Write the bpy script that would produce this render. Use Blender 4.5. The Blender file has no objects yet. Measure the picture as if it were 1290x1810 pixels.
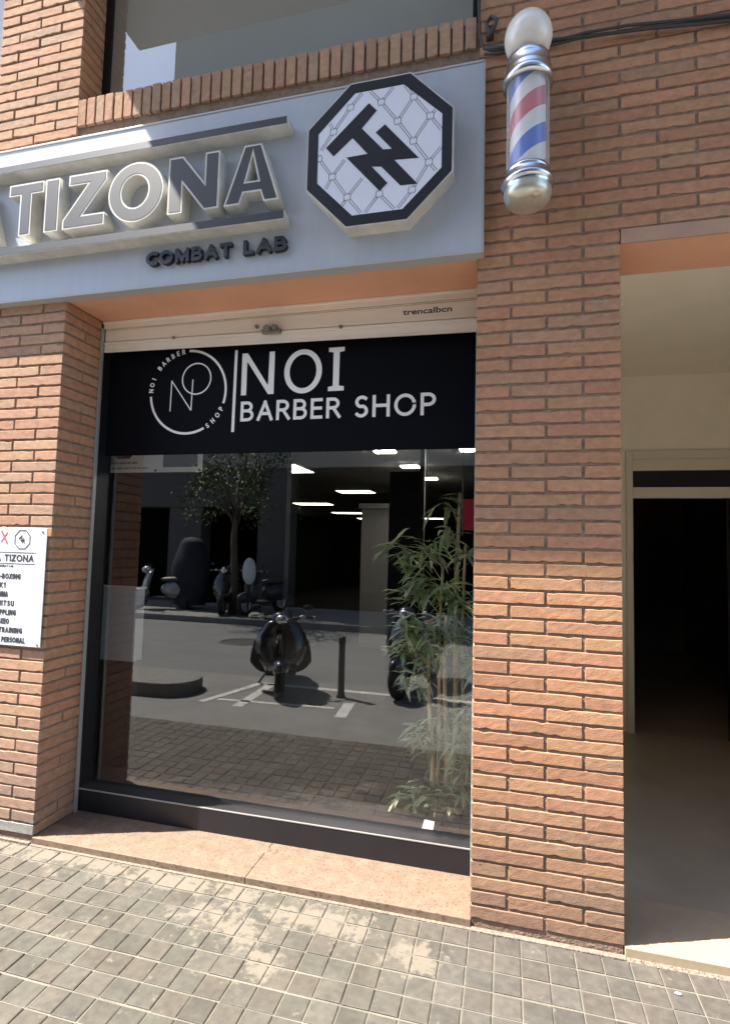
import bpy, math, random
from mathutils import Vector, Matrix
random.seed(7)
S = bpy.context.scene
COL = S.collection
R = math.radians
# ------------------------------------------------------------------ camera, world, sun, exposure
cam = bpy.data.objects.new('camera', bpy.data.cameras.new('camera'))
COL.objects.link(cam)
cam.location = (0.1330, -2.4313, 1.5164)
cam.rotation_euler = (1.6373, -0.0247, 0.2494)
cam.data.sensor_width = 36
cam.data.sensor_fit = 'AUTO'
cam.data.lens = 974.34 / 1810 * 36
cam.data.clip_start = 0.02
cam.data.clip_end = 1000
S.camera = cam

SUN = Vector((1.0, 0.40, -1.68)).normalized()
w = bpy.data.worlds.new('World'); S.world = w; w.use_nodes = True
nt = w.node_tree
sky = nt.nodes.new('ShaderNodeTexSky'); sky.sky_type = 'NISHITA'; sky.sun_disc = False
sky.sun_elevation = math.asin(-SUN.z)
sky.sun_rotation = math.atan2(-SUN.x, -SUN.y)
nt.links.new(sky.outputs[0], nt.nodes['Background'].inputs[0])
nt.nodes['Background'].inputs[1].default_value = 0.128
sl = bpy.data.lights.new('sun', 'SUN'); sl.energy = 4.3; sl.angle = R(0.5); sl.color = (1.0, 0.94, 0.85)
so = bpy.data.objects.new('sun', sl); COL.objects.link(so)
so.rotation_euler = SUN.to_track_quat('-Z', 'Y').to_euler()
so.location = (-5, -3, 12)
S.view_settings.view_transform = 'Standard'; S.view_settings.look = 'None'
S.view_settings.gamma = 1; S.view_settings.exposure = 2.05
S.render.engine = 'CYCLES'
S.cycles.max_bounces = 10; S.cycles.diffuse_bounces = 5; S.cycles.glossy_bounces = 5
S.cycles.transparent_max_bounces = 12; S.cycles.caustics_reflective = False

# ------------------------------------------------------------------ materials
MATS = {}
def node_mat(name, base, rough=0.7, metal=0.0, spec=0.5, var=0.0, scale=8.0, bump=0.0, bscale=60.0, attr=None,
             streak=None, emit=None, ior=None, coat=0.0, detail=6.0, tint=None, stretch=(1, 1, 1)):
    m = bpy.data.materials.new(name); m.use_nodes = True
    n = m.node_tree.nodes; l = m.node_tree.links
    b = n['Principled BSDF']
    b.inputs['Roughness'].default_value = rough
    b.inputs['Metallic'].default_value = metal
    b.inputs['Specular IOR Level'].default_value = spec
    if ior: b.inputs['IOR'].default_value = ior
    b.inputs['Coat Weight'].default_value = coat
    b.inputs['Coat Roughness'].default_value = 0.08
    tc = n.new('ShaderNodeTexCoord')
    mp = n.new('ShaderNodeMapping'); mp.inputs['Scale'].default_value = stretch
    l.new(tc.outputs['Object'], mp.inputs[0])
    if attr:
        c = n.new('ShaderNodeAttribute'); c.attribute_name = attr; col = c.outputs['Color']
    else:
        c = n.new('ShaderNodeRGB'); c.outputs[0].default_value = (*base, 1); col = c.outputs[0]
    if var > 0:
        t = n.new('ShaderNodeTexNoise'); t.inputs['Scale'].default_value = scale; t.inputs['Detail'].default_value = detail
        t.inputs['Roughness'].default_value = 0.62
        l.new(mp.outputs[0], t.inputs['Vector'])
        r = n.new('ShaderNodeMapRange'); r.inputs['From Min'].default_value = 0.3; r.inputs['From Max'].default_value = 0.7
        r.inputs['To Min'].default_value = 1 - var; r.inputs['To Max'].default_value = 1 + var * 0.6
        l.new(t.outputs['Fac'], r.inputs['Value'])
        mx = n.new('ShaderNodeVectorMath'); mx.operation = 'SCALE'
        l.new(col, mx.inputs[0]); l.new(r.outputs[0], mx.inputs['Scale']); col = mx.outputs[0]
    if tint:
        t2 = n.new('ShaderNodeTexNoise'); t2.inputs['Scale'].default_value = tint[1]; t2.inputs['Detail'].default_value = 5
        l.new(mp.outputs[0], t2.inputs['Vector'])
        r2 = n.new('ShaderNodeMapRange'); r2.inputs['From Min'].default_value = tint[2]; r2.inputs['From Max'].default_value = tint[3]
        l.new(t2.outputs['Fac'], r2.inputs['Value'])
        m2 = n.new('ShaderNodeMix'); m2.data_type = 'RGBA'
        l.new(r2.outputs[0], m2.inputs['Factor']); l.new(col, m2.inputs['A']); m2.inputs['B'].default_value = (*tint[0], 1)
        col = m2.outputs['Result']
    l.new(col, b.inputs['Base Color'])
    if bump > 0:
        t = n.new('ShaderNodeTexNoise'); t.inputs['Scale'].default_value = bscale; t.inputs['Detail'].default_value = 8
        l.new(mp.outputs[0], t.inputs['Vector'])
        bp = n.new('ShaderNodeBump'); bp.inputs['Strength'].default_value = bump; bp.inputs['Distance'].default_value = 0.01
        l.new(t.outputs['Fac'], bp.inputs['Height']); l.new(bp.outputs[0], b.inputs['Normal'])
    if emit:
        b.inputs['Emission Color'].default_value = (*emit[0], 1); b.inputs['Emission Strength'].default_value = emit[1]
    MATS[name] = m
    return m

brick = node_mat('brick', None, rough=0.88, var=0.22, scale=30, bump=0.16, bscale=140, attr='tone', spec=0.2, tint=((0.15, 0.085, 0.06), 48, 0.69, 0.74), stretch=(0.8, 0.8, 1.2))
mortar = node_mat('mortar', (0.27, 0.188, 0.138), rough=0.95, var=0.3, scale=30, bump=0.6, bscale=90, spec=0.1)
panelm = node_mat('sign_paint', (0.42, 0.445, 0.495), rough=0.35, var=0.05, scale=3, spec=0.5, stretch=(6, 1, 0.6), bump=0.02, bscale=12)
trimgrey = node_mat('grey_trim', (0.42, 0.42, 0.43), rough=0.4)
letterside = node_mat('letter_side', (0.60, 0.575, 0.52), rough=0.5, var=0.22, scale=9, spec=0.4)
letterface = node_mat('letter_face', (0.006, 0.0065, 0.010), rough=0.50, spec=0.5, ior=1.62, var=0.15, scale=20)
blackpaint = node_mat('black_vinyl', (0.012, 0.013, 0.019), rough=0.55, spec=0.3)
film = node_mat('dark_film', (0.0035, 0.004, 0.007), rough=0.6, spec=0.1, var=0.2, scale=2)
whitevinyl = node_mat('white_vinyl', (0.92, 0.92, 0.92), rough=0.5)
chainw = node_mat('badge_white', (0.70, 0.71, 0.79), rough=0.45, var=0.04, scale=5)
terra = node_mat('terracotta_paint', (0.72, 0.38, 0.24), rough=0.8, var=0.10, scale=3, bump=0.15, bscale=50)
stripm = node_mat('lintel_render', (0.42, 0.26, 0.18), rough=0.9, var=0.12, scale=10, bump=0.2, bscale=60)
cream = node_mat('cream_aluminium', (0.86, 0.78, 0.68), rough=0.45, var=0.10, scale=5, stretch=(0.3, 1, 3))
blackm = node_mat('black_aluminium', (0.007, 0.007, 0.010), rough=0.5, spec=0.25, var=0.2, scale=10)
kickm = node_mat('kick_plate_metal', (0.010, 0.0105, 0.016), rough=0.45, var=0.2, scale=7)
colm = node_mat('column_paint', (0.030, 0.028, 0.024), rough=0.8)
railm = node_mat('dull_rail', (0.014, 0.014, 0.016), rough=0.5)
alum = node_mat('grey_aluminium', (0.34, 0.33, 0.32), rough=0.4, metal=0.3)
chrome = node_mat('chrome', (0.66, 0.69, 0.74), rough=0.24, metal=1.0, var=0.06, scale=6)
globem = node_mat('opal_globe', (0.80, 0.75, 0.70), rough=0.25, var=0.05, scale=4, coat=0.3)
granite = node_mat('pink_granite', (0.205, 0.142, 0.098), rough=0.65, var=0.28, scale=16, detail=8, tint=((0.10, 0.062, 0.045), 85, 0.57, 0.64), bump=0.06, bscale=150)
paleslab = node_mat('pale_threshold', (0.36, 0.285, 0.195), rough=0.6, var=0.08, scale=20)
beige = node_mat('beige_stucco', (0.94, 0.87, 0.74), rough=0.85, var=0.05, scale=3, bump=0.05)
framem = node_mat('door_frame', (0.72, 0.66, 0.56), rough=0.5)
marble = node_mat('hall_floor', (0.34, 0.29, 0.23), rough=0.30, var=0.12, scale=3)
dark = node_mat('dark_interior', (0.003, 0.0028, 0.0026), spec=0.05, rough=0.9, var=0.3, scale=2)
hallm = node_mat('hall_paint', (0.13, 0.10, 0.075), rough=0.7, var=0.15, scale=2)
darkbrown = node_mat('dark_brown', (0.05, 0.033, 0.025), rough=0.7, var=0.3, scale=3)
ceilm = node_mat('shop_ceiling', (0.75, 0.72, 0.62), rough=0.85, var=0.05)
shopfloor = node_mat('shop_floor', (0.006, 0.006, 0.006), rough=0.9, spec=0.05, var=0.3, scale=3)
cabm = node_mat('cabinet_grey', (0.34, 0.35, 0.37), rough=0.5)
cardw = node_mat('white_board', (0.62, 0.64, 0.68), rough=0.45)
redm = node_mat('red_plastic', (0.36, 0.012, 0.022), rough=0.5)
spotm = node_mat('bright_diffuser', (0.9, 0.88, 0.85), emit=((1.0, 0.95, 0.88), 100.0))
lampm = node_mat('lamp_diffuser', (0.9, 0.88, 0.8), emit=((1.0, 0.93, 0.74), 2.6))
stemm = node_mat('bamboo_stem', (0.95, 0.80, 0.50), rough=0.5, var=0.3, scale=12)
leafm = node_mat('bamboo_leaf', (0.14, 0.19, 0.085), rough=0.5, attr='tone', var=0.2, scale=20, spec=0.4)
for _mm in (leafm,):
    _n = _mm.node_tree.nodes; _l = _mm.node_tree.links; _o = [q for q in _n if q.type == 'OUTPUT_MATERIAL'][0]; _p = _n['Principled BSDF']
    _t = _n.new('ShaderNodeBsdfTranslucent'); _x = _n.new('ShaderNodeMixShader'); _x.inputs[0].default_value = 0.4
    _l.new(_p.inputs['Base Color'].links[0].from_socket, _t.inputs[0]); _l.new(_p.outputs[0], _x.inputs[1]); _l.new(_t.outputs[0], _x.inputs[2]); _l.new(_x.outputs[0], _o.inputs[0])
asphalt = node_mat('asphalt', (0.135, 0.135, 0.13), rough=0.9, var=0.16, scale=2.2, bump=0.3, bscale=120, stretch=(0.4, 1.5, 1))
lane = node_mat('parking_lane', (0.175, 0.172, 0.162), rough=0.9, var=0.16, scale=3, bump=0.3, bscale=120)
roadpaint = node_mat('road_paint', (0.50, 0.49, 0.47), rough=0.7, var=0.25, scale=14)
kerbm = node_mat('kerb_stone', (0.17, 0.165, 0.15), rough=0.85, var=0.15, scale=9, bump=0.2)
farpave = node_mat('far_pavement', (0.20, 0.195, 0.18), rough=0.9, var=0.15, scale=3)
oppwall = node_mat('opposite_render', (0.10, 0.093, 0.083), rough=0.85, var=0.1, scale=1.5, bump=0.1)
oppup = node_mat('opposite_upper_render', (0.30, 0.28, 0.245), rough=0.9, var=0.1, scale=0.5)
oppdark = node_mat('opposite_dark_brick', (0.10, 0.06, 0.05), rough=0.9, var=0.25, scale=4)
rubber = node_mat('rubber', (0.012, 0.012, 0.012), rough=0.6)
scootm = node_mat('scooter_paint', (0.012, 0.012, 0.014), rough=0.15, coat=1.0)
scootgrey0 = node_mat('faded_print', (0.30, 0.30, 0.31), rough=0.6)
scootgrey = node_mat('scooter_grey', (0.05, 0.05, 0.052), rough=0.35)
silver = node_mat('silver_paint', (0.42, 0.42, 0.43), rough=0.3, metal=0.3)
blueblack = node_mat('dark_blue_paint', (0.012, 0.016, 0.05), rough=0.4)
coverm = node_mat('cover_fabric', (0.012, 0.014, 0.022), rough=0.8, var=0.2, bump=0.4, bscale=20)
seatm = node_mat('seat_vinyl', (0.09, 0.07, 0.055), rough=0.5)
barkm = node_mat('bark', (0.12, 0.09, 0.065), rough=0.9, var=0.3, scale=14, bump=0.6, bscale=30)
treeleaf = node_mat('tree_leaf', (0.06, 0.085, 0.03), rough=0.6, attr='tone', spec=0.3)
cablem = node_mat('cable_sheath', (0.045, 0.042, 0.038), rough=0.6)
ironm = node_mat('cast_iron', (0.06, 0.06, 0.058), rough=0.6, metal=0.4, var=0.2)
dirtwhite = node_mat('pvc_white', (0.80, 0.81, 0.85), rough=0.45, var=0.03, scale=5)
inkm = node_mat('sign_ink', (0.035, 0.035, 0.05), rough=0.6)
redink = node_mat('red_ink', (0.55, 0.10, 0.12), rough=0.6)
slabm = node_mat('balcony_render', (0.50, 0.47, 0.43), rough=0.85, var=0.06)
locks = node_mat('lock_steel', (0.30, 0.27, 0.24), rough=0.45, metal=0.7, var=0.3, scale=30)
paper = node_mat('litter_paper', (0.75, 0.74, 0.70), rough=0.7)
blindm = node_mat('window_blind', (0.40, 0.385, 0.34), rough=0.8, var=0.04, scale=1.2)
footcap = node_mat('worn_cap', (0.62, 0.60, 0.52), rough=0.3, metal=0.55, var=0.2, scale=14, tint=((0.30, 0.28, 0.16), 9, 0.60, 0.70))
joint_dirt = node_mat('joint_rubble', (0.22, 0.18, 0.14), rough=0.95, var=0.4, scale=60, bump=0.8, bscale=80)

def glass_mat(name, tint, ior, extra=0.0, rough=0.0):
    m = bpy.data.materials.new(name); m.use_nodes = True
    n = m.node_tree.nodes; l = m.node_tree.links; n.clear()
    o = n.new('ShaderNodeOutputMaterial'); t = n.new('ShaderNodeBsdfTransparent'); t.inputs[0].default_value = (*tint, 1)
    g = n.new('ShaderNodeBsdfGlossy'); g.inputs['Roughness'].default_value = rough
    f = n.new('ShaderNodeFresnel'); pass
    ge = n.new('ShaderNodeNewGeometry'); mi = n.new('ShaderNodeMix'); mi.data_type = 'FLOAT'
    mi.inputs['A'].default_value = ior; mi.inputs['B'].default_value = 1.0 / ior
    l.new(ge.outputs['Backfacing'], mi.inputs['Factor']); l.new(mi.outputs['Result'], f.inputs['IOR'])
    a = n.new('ShaderNodeMath'); a.operation = 'ADD'; a.inputs[1].default_value = extra; a.use_clamp = True
    l.new(f.outputs[0], a.inputs[0])
    x = n.new('ShaderNodeMixShader'); l.new(a.outputs[0], x.inputs[0]); l.new(t.outputs[0], x.inputs[1]); l.new(g.outputs[0], x.inputs[2])
    l.new(x.outputs[0], o.inputs[0]); MATS[name] = m
    return m
glassm = glass_mat('shop_glass', (0.93, 0.94, 0.93), 2.15, 0.05)
tubeglass = glass_mat('pole_glass', (0.97, 0.97, 0.98), 1.4, 0.03)
_n = tubeglass.node_tree.nodes; _l = tubeglass.node_tree.links
_d = _n.new('ShaderNodeBsdfDiffuse'); _d.inputs[0].default_value = (0.75, 0.75, 0.78, 1); _x = _n.new('ShaderNodeMixShader'); _lw = _n.new('ShaderNodeLayerWeight'); _lw.inputs[0].default_value = 0.35
_m = _n.new('ShaderNodeMath'); _m.operation = 'MULTIPLY_ADD'; _m.inputs[1].default_value = 0.45; _m.inputs[2].default_value = 0.03
_o = [q for q in _n if q.type == 'OUTPUT_MATERIAL'][0]; _src = _o.inputs[0].links[0].from_socket
_l.new(_lw.outputs['Facing'], _m.inputs[0]); _l.new(_m.outputs[0], _x.inputs[0]); _l.new(_src, _x.inputs[1]); _l.new(_d.outputs[0], _x.inputs[2]); _l.new(_x.outputs[0], _o.inputs[0])
doorglass = glass_mat('door_glass', (0.97, 0.96, 0.95), 1.06, 0.0)
upglass = glass_mat('upper_glass', (0.9, 0.9, 0.9), 2.0, 0.08)

# barber stripe helix and tile materials
m = bpy.data.materials.new('barber_stripes'); m.use_nodes = True
n = m.node_tree.nodes; l = m.node_tree.links; b = n['Principled BSDF']; b.inputs['Roughness'].default_value = 0.45
tc = n.new('ShaderNodeTexCoord'); sp = n.new('ShaderNodeSeparateXYZ'); l.new(tc.outputs['Object'], sp.inputs[0])
at = n.new('ShaderNodeMath'); at.operation = 'ARCTAN2'
l.new(sp.outputs['X'], at.inputs[0])
ng = n.new('ShaderNodeMath'); ng.operation = 'MULTIPLY'; ng.inputs[1].default_value = -1; l.new(sp.outputs['Y'], ng.inputs[0])
l.new(ng.outputs[0], at.inputs[1])
d1 = n.new('ShaderNodeMath'); d1.operation = 'DIVIDE'; d1.inputs[1].default_value = 2 * math.pi; l.new(at.outputs[0], d1.inputs[0])
d2 = n.new('ShaderNodeMath'); d2.operation = 'DIVIDE'; d2.inputs[1].default_value = 0.32; l.new(sp.outputs['Z'], d2.inputs[0])
sb = n.new('ShaderNodeMath'); sb.operation = 'SUBTRACT'; l.new(d2.outputs[0], sb.inputs[0]); l.new(d1.outputs[0], sb.inputs[1])
fr = n.new('ShaderNodeMath'); fr.operation = 'FRACT'; ph = n.new('ShaderNodeMath'); ph.operation = 'ADD'; ph.inputs[1].default_value = 0.50; l.new(sb.outputs[0], ph.inputs[0]); l.new(ph.outputs[0], fr.inputs[0])
rp = n.new('ShaderNodeValToRGB'); rp.color_ramp.interpolation = 'CONSTANT'
e = rp.color_ramp.elements
WH = (0.80, 0.78, 0.74, 1)
e[0].position = 0.0; e[0].color = (0.06, 0.16, 0.58, 1)
e[1].position = 0.26; e[1].color = WH
x = e.new(0.50); x.color = (0.62, 0.12, 0.14, 1)
x = e.new(0.76); x.color = WH
l.new(fr.outputs[0], rp.inputs[0]); l.new(rp.outputs[0], b.inputs['Base Color'])
stripes = m

def tile_material():
    m = bpy.data.materials.new('paving_tile'); m.use_nodes = True
    n = m.node_tree.nodes; l = m.node_tree.links; b = n['Principled BSDF']; b.inputs['Roughness'].default_value = 0.75
    b.inputs['Specular IOR Level'].default_value = 0.3
    at = n.new('ShaderNodeAttribute'); at.attribute_name = 'tone'
    tc = n.new('ShaderNodeTexCoord')
    # pale cement wash near the sill, an irregular stain of its own shape
    nz = n.new('ShaderNodeTexNoise'); nz.inputs['Scale'].default_value = 17; nz.inputs['Detail'].default_value = 9; nz.inputs['Roughness'].default_value = 0.68
    l.new(tc.outputs['Object'], nz.inputs['Vector'])
    def ell(cx, cy, rx, ry, ang=0.0):
        mp = n.new('ShaderNodeMapping'); mp.vector_type = 'TEXTURE'
        mp.inputs['Location'].default_value = (cx, cy, 0); mp.inputs['Rotation'].default_value = (0, 0, ang); mp.inputs['Scale'].default_value = (rx, ry, 1)
        l.new(tc.outputs['Object'], mp.inputs[0])
        vm = n.new('ShaderNodeVectorMath'); vm.operation = 'LENGTH'
        mm = n.new('ShaderNodeVectorMath'); mm.operation = 'MULTIPLY'; mm.inputs[1].default_value = (1, 1, 0)
        l.new(mp.outputs[0], mm.inputs[0]); l.new(mm.outputs[0], vm.inputs[0])
        r = n.new('ShaderNodeMapRange'); r.inputs['From Min'].default_value = 0.35; r.inputs['From Max'].default_value = 1.0
        r.inputs['To Min'].default_value = 0.36; r.inputs['To Max'].default_value = 0.0
        l.new(vm.outputs['Value'], r.inputs['Value']); return r.outputs[0]
    acc = None
    for a in ((-1.45, -0.05, 0.95, 0.18), (-1.00, -0.26, 0.34, 0.17, -0.3), (-0.62, -0.13, 0.42, 0.16), (-2.2, -0.05, 0.8, 0.14), (-0.20, -0.24, 0.16, 0.13), (-0.72, -0.42, 0.12, 0.10)):
        o = ell(*a)
        if acc is None: acc = o
        else:
            mxm = n.new('ShaderNodeMath'); mxm.operation = 'MAXIMUM'; l.new(acc, mxm.inputs[0]); l.new(o, mxm.inputs[1]); acc = mxm.outputs[0]
    ad = n.new('ShaderNodeMath'); ad.operation = 'MULTIPLY_ADD'; l.new(nz.outputs['Fac'], ad.inputs[0]); ad.inputs[1].default_value = 1.7; l.new(acc, ad.inputs[2])
    r = n.new('ShaderNodeMapRange'); r.inputs['From Min'].default_value = 1.04; r.inputs['From Max'].default_value = 1.20
    r.inputs['To Max'].default_value = 0.80
    l.new(ad.outputs[0], r.inputs['Value'])
    n2 = n.new('ShaderNodeTexNoise'); n2.inputs['Scale'].default_value = 32; n2.inputs['Detail'].default_value = 6; l.new(tc.outputs['Object'], n2.inputs['Vector'])
    r2 = n.new('ShaderNodeMapRange'); r2.inputs['From Min'].default_value = 0.3; r2.inputs['From Max'].default_value = 0.7; r2.inputs['To Min'].default_value = 0.82; r2.inputs['To Max'].default_value = 1.14
    l.new(n2.outputs['Fac'], r2.inputs['Value'])
    sc = n.new('ShaderNodeVectorMath'); sc.operation = 'SCALE'; l.new(at.outputs['Color'], sc.inputs[0]); l.new(r2.outputs[0], sc.inputs['Scale'])
    n3 = n.new('ShaderNodeTexNoise'); n3.inputs['Scale'].default_value = 7; n3.inputs['Detail'].default_value = 7; n3.inputs['Roughness'].default_value = 0.7; l.new(tc.outputs['Object'], n3.inputs['Vector'])
    r3 = n.new('ShaderNodeMapRange'); r3.inputs['From Min'].default_value = 0.42; r3.inputs['From Max'].default_value = 0.66; r3.inputs['To Min'].default_value = 1.06; r3.inputs['To Max'].default_value = 0.82
    l.new(n3.outputs['Fac'], r3.inputs['Value'])
    sc2 = n.new('ShaderNodeVectorMath'); sc2.operation = 'SCALE'; l.new(sc.outputs[0], sc2.inputs[0]); l.new(r3.outputs[0], sc2.inputs['Scale']); sc = sc2
    mx = n.new('ShaderNodeMix'); mx.data_type = 'RGBA'; l.new(r.outputs[0], mx.inputs['Factor']); l.new(sc.outputs[0], mx.inputs['A'])
    mx.inputs['B'].default_value = (0.190, 0.163, 0.126, 1)
    l.new(mx.outputs['Result'], b.inputs['Base Color'])
    bp = n.new('ShaderNodeBump'); bp.inputs['Strength'].default_value = 0.25; bp.inputs['Distance'].default_value = 0.006
    l.new(n2.outputs['Fac'], bp.inputs['Height']); l.new(bp.outputs[0], b.inputs['Normal'])
    return m
tilem = tile_material()
grout = node_mat('cement_grout', (0.185, 0.165, 0.128), rough=0.95, var=0.3, scale=5, bump=0.5, bscale=90)

# ------------------------------------------------------------------ helpers
def tag(o, label=None, cat=None, group=None, kind=None):
    if label: o['label'] = label
    if cat: o['category'] = cat
    if group: o['group'] = group
    if kind: o['kind'] = kind
    return o
def thing(name, label, cat, loc=(0, 0, 0), rz=0.0, group=None):
    o = bpy.data.objects.new(name, None); COL.objects.link(o); o.location = loc; o.rotation_euler = (0, 0, rz)
    o.empty_display_size = 0.1
    return tag(o, label, cat, group)
def link_mesh(name, me, mats, parent=None, smooth=False):
    o = bpy.data.objects.new(name, me); COL.objects.link(o)
    me.materials.clear()
    for mt in (mats if isinstance(mats, (list, tuple)) else [mats]): me.materials.append(mt)
    if smooth:
        for p_ in me.polygons: p_.use_smooth = True
    if parent: o.parent = parent
    return o
class MB:
    def __init__(s): s.v = []; s.f = []; s.m = []; s.c = []; s.cur = 0; s.tone = None
    def add(s, vs, fs):
        k = len(s.v); s.v += [tuple(q) for q in vs]; s.f += [[i + k for i in f] for f in fs]; s.m += [s.cur] * len(fs)
        s.c += [s.tone or (1, 1, 1)] * len(fs)
    def box(s, a, b, M=None):
        x0, y0, z0 = a; x1, y1, z1 = b
        vs = [(x0, y0, z0), (x1, y0, z0), (x1, y1, z0), (x0, y1, z0), (x0, y0, z1), (x1, y0, z1), (x1, y1, z1), (x0, y1, z1)]
        if M: vs = [M @ Vector(q) for q in vs]
        s.add(vs, [(0, 3, 2, 1), (4, 5, 6, 7), (0, 1, 5, 4), (1, 2, 6, 5), (2, 3, 7, 6), (3, 0, 4, 7)])
    def tube(s, pts, rad, seg=10, cap=True):
        pts = [Vector(q) for q in pts]; rings = []
        rads = rad if isinstance(rad, (list, tuple)) else [rad] * len(pts)
        up = None
        for i, q in enumerate(pts):
            d = (pts[min(i + 1, len(pts) - 1)] - pts[max(i - 1, 0)]).normalized()
            if up is None: up = Vector((0, 0, 1)) if abs(d.z) < 0.9 else Vector((1, 0, 0))
            a = d.cross(up).normalized(); b_ = a.cross(d).normalized(); up = b_
            rings.append([q + (a * math.cos(t) + b_ * math.sin(t)) * rads[i] for t in [2 * math.pi * k / seg for k in range(seg)]])
        vs = [q for r_ in rings for q in r_]; fs = []
        for i in range(len(pts) - 1):
            for k in range(seg):
                fs.append((i * seg + k, i * seg + (k + 1) % seg, (i + 1) * seg + (k + 1) % seg, (i + 1) * seg + k))
        if cap: fs.append(tuple(range(seg))[::-1]); fs.append(tuple((len(pts) - 1) * seg + k for k in range(seg)))
        s.add(vs, fs)
    def lathe(s, prof, c=(0, 0, 0), seg=40, axis='Z', M=None):
        vs = []; fs = []
        for r_, z in prof:
            for k in range(seg):
                t = 2 * math.pi * k / seg
                q = Vector((r_ * math.cos(t), r_ * math.sin(t), z)) if axis == 'Z' else (Vector((z, r_ * math.cos(t), r_ * math.sin(t))) if axis == 'X' else Vector((r_ * math.cos(t), z, r_ * math.sin(t))))
                if M: q = M @ q
                vs.append(q + Vector(c))
        for i in range(len(prof) - 1):
            for k in range(seg):
                fs.append((i * seg + k, i * seg + (k + 1) % seg, (i + 1) * seg + (k + 1) % seg, (i + 1) * seg + k))
        s.add(vs, fs)
    def ellipsoid(s, c, r_, seg=20, rings=12, M=None, fn=None):
        vs = []; fs = []
        for i in range(rings + 1):
            ph = math.pi * i / rings
            for k in range(seg):
                t = 2 * math.pi * k / seg
                q = Vector((r_[0] * math.sin(ph) * math.cos(t), r_[1] * math.sin(ph) * math.sin(t), r_[2] * math.cos(ph)))
                if fn: q = fn(q)
                if M: q = M @ q
                vs.append(q + Vector(c))
        for i in range(rings):
            for k in range(seg):
                fs.append((i * seg + k, (i + 1) * seg + k, (i + 1) * seg + (k + 1) % seg, i * seg + (k + 1) % seg))
        s.add(vs, fs)
    def prism(s, poly, y0, y1):          # polygon in XZ, extruded along Y
        n_ = len(poly); vs = [(x, y0, z) for x, z in poly] + [(x, y1, z) for x, z in poly]
        s.add(vs, [tuple(range(n_)), tuple(range(n_, 2 * n_))[::-1]] + [(i, i + n_, (i + 1) % n_ + n_, (i + 1) % n_) for i in range(n_)])
    def build(s, name, mats, parent=None, smooth=False, bevel=0.0, tone=False, recalc=True):
        me = bpy.data.meshes.new(name); me.from_pydata(s.v, [], s.f)
        o = link_mesh(name, me, mats, parent, smooth)
        for i, p_ in enumerate(me.polygons): p_.material_index = s.m[i]
        if tone:
            at = me.attributes.new('tone', 'FLOAT_COLOR', 'CORNER'); buf = []
            for i, p_ in enumerate(me.polygons): buf += [s.c[i][0], s.c[i][1], s.c[i][2], 1.0] * len(p_.vertices)
            at.data.foreach_set('color', buf)
        me.update()
        if recalc:
            import bmesh
            bm = bmesh.new(); bm.from_mesh(me); bmesh.ops.recalc_face_normals(bm, faces=bm.faces); bm.to_mesh(me); bm.free()
        if bevel:
            md = o.modifiers.new('bevel', 'BEVEL'); md.width = bevel; md.segments = 2; md.limit_method = 'ANGLE'
        return o
def box_obj(name, a, b, mat, parent=None, bevel=0.0):
    m_ = MB(); m_.box(a, b); return m_.build(name, mat, parent, bevel=bevel)

def curve_mesh(curve):
    o = bpy.data.objects.new('tmp_outline', curve); COL.objects.link(o)
    dg = bpy.context.evaluated_depsgraph_get(); dg.update()
    me = bpy.data.meshes.new_from_object(o.evaluated_get(dg))
    bpy.data.objects.remove(o); bpy.data.curves.remove(curve)
    return me
def poly_curve_mesh(polys, depth, offset=0.0):
    """flat outlines (x right, z up; first outer, then holes) -> solid of the given depth, centred on its plane"""
    c = bpy.data.curves.new('outline', 'CURVE'); c.dimensions = '2D'; c.fill_mode = 'BOTH'; c.extrude = depth / 2; c.offset = offset
    for pl in polys:
        s_ = c.splines.new('POLY'); s_.points.add(len(pl) - 1)
        for i, (x, z) in enumerate(pl): s_.points[i].co = (x, z, 0, 1)
        s_.use_cyclic_u = True
    return curve_mesh(c)
def flat_obj(name, polys, y_front, depth, mat, parent=None, offset=0.0):
    me = poly_curve_mesh(polys, depth, offset)
    for v in me.vertices:
        x, z, d = v.co.x, v.co.y, v.co.z
        v.co = (x, y_front + depth / 2 - d, z)
    me.update()
    return link_mesh(name, me, mat, parent)
def text_obj(name, body, mat, parent, y_front, depth, x0=None, x1=None, z0=0.0, z1=None, offset=0.0, spacing=1.0, h=None, rot=0.0, center=None, xr=None):
    """text standing on the wall, fitted to the given left/right and bottom/top"""
    c = bpy.data.curves.new('text', 'FONT'); c.body = body; c.extrude = 0.5; c.offset = offset; c.space_character = spacing
    me = curve_mesh(c)
    xs = [v.co.x for v in me.vertices]; ys = [v.co.y for v in me.vertices]
    ax, bx, ay, by = min(xs), max(xs), min(ys), max(ys)
    if z1 is not None: sz = (z1 - z0) / (by - ay)
    else: sz = h / (by - ay)
    sx = (x1 - x0) / (bx - ax) if (x0 is not None and x1 is not None) else sz
    for v in me.vertices:
        x, z, d = (v.co.x - ax) * sx, (v.co.y - ay) * sz, v.co.z
        if center is not None:
            x -= (bx - ax) * sx / 2; z -= (by - ay) * sz / 2
            x, z = x * math.cos(rot) - z * math.sin(rot) + center[0], x * math.sin(rot) + z * math.cos(rot) + center[1]
        elif xr is not None: x = xr - (bx - ax) * sx + x; z += z0
        else: x += x0; z += z0
        v.co = (x, y_front + (0.5 - d) * depth, z)
    me.update()
    return link_mesh(name, me, mat, parent)
def ring(cx, cz, rx, rz, n_=48, a0=0, a1=360):
    return [(cx + rx * math.cos(R(a0 + (a1 - a0) * k / n_)), cz + rz * math.sin(R(a0 + (a1 - a0) * k / n_))) for k in range(n_)]
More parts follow.
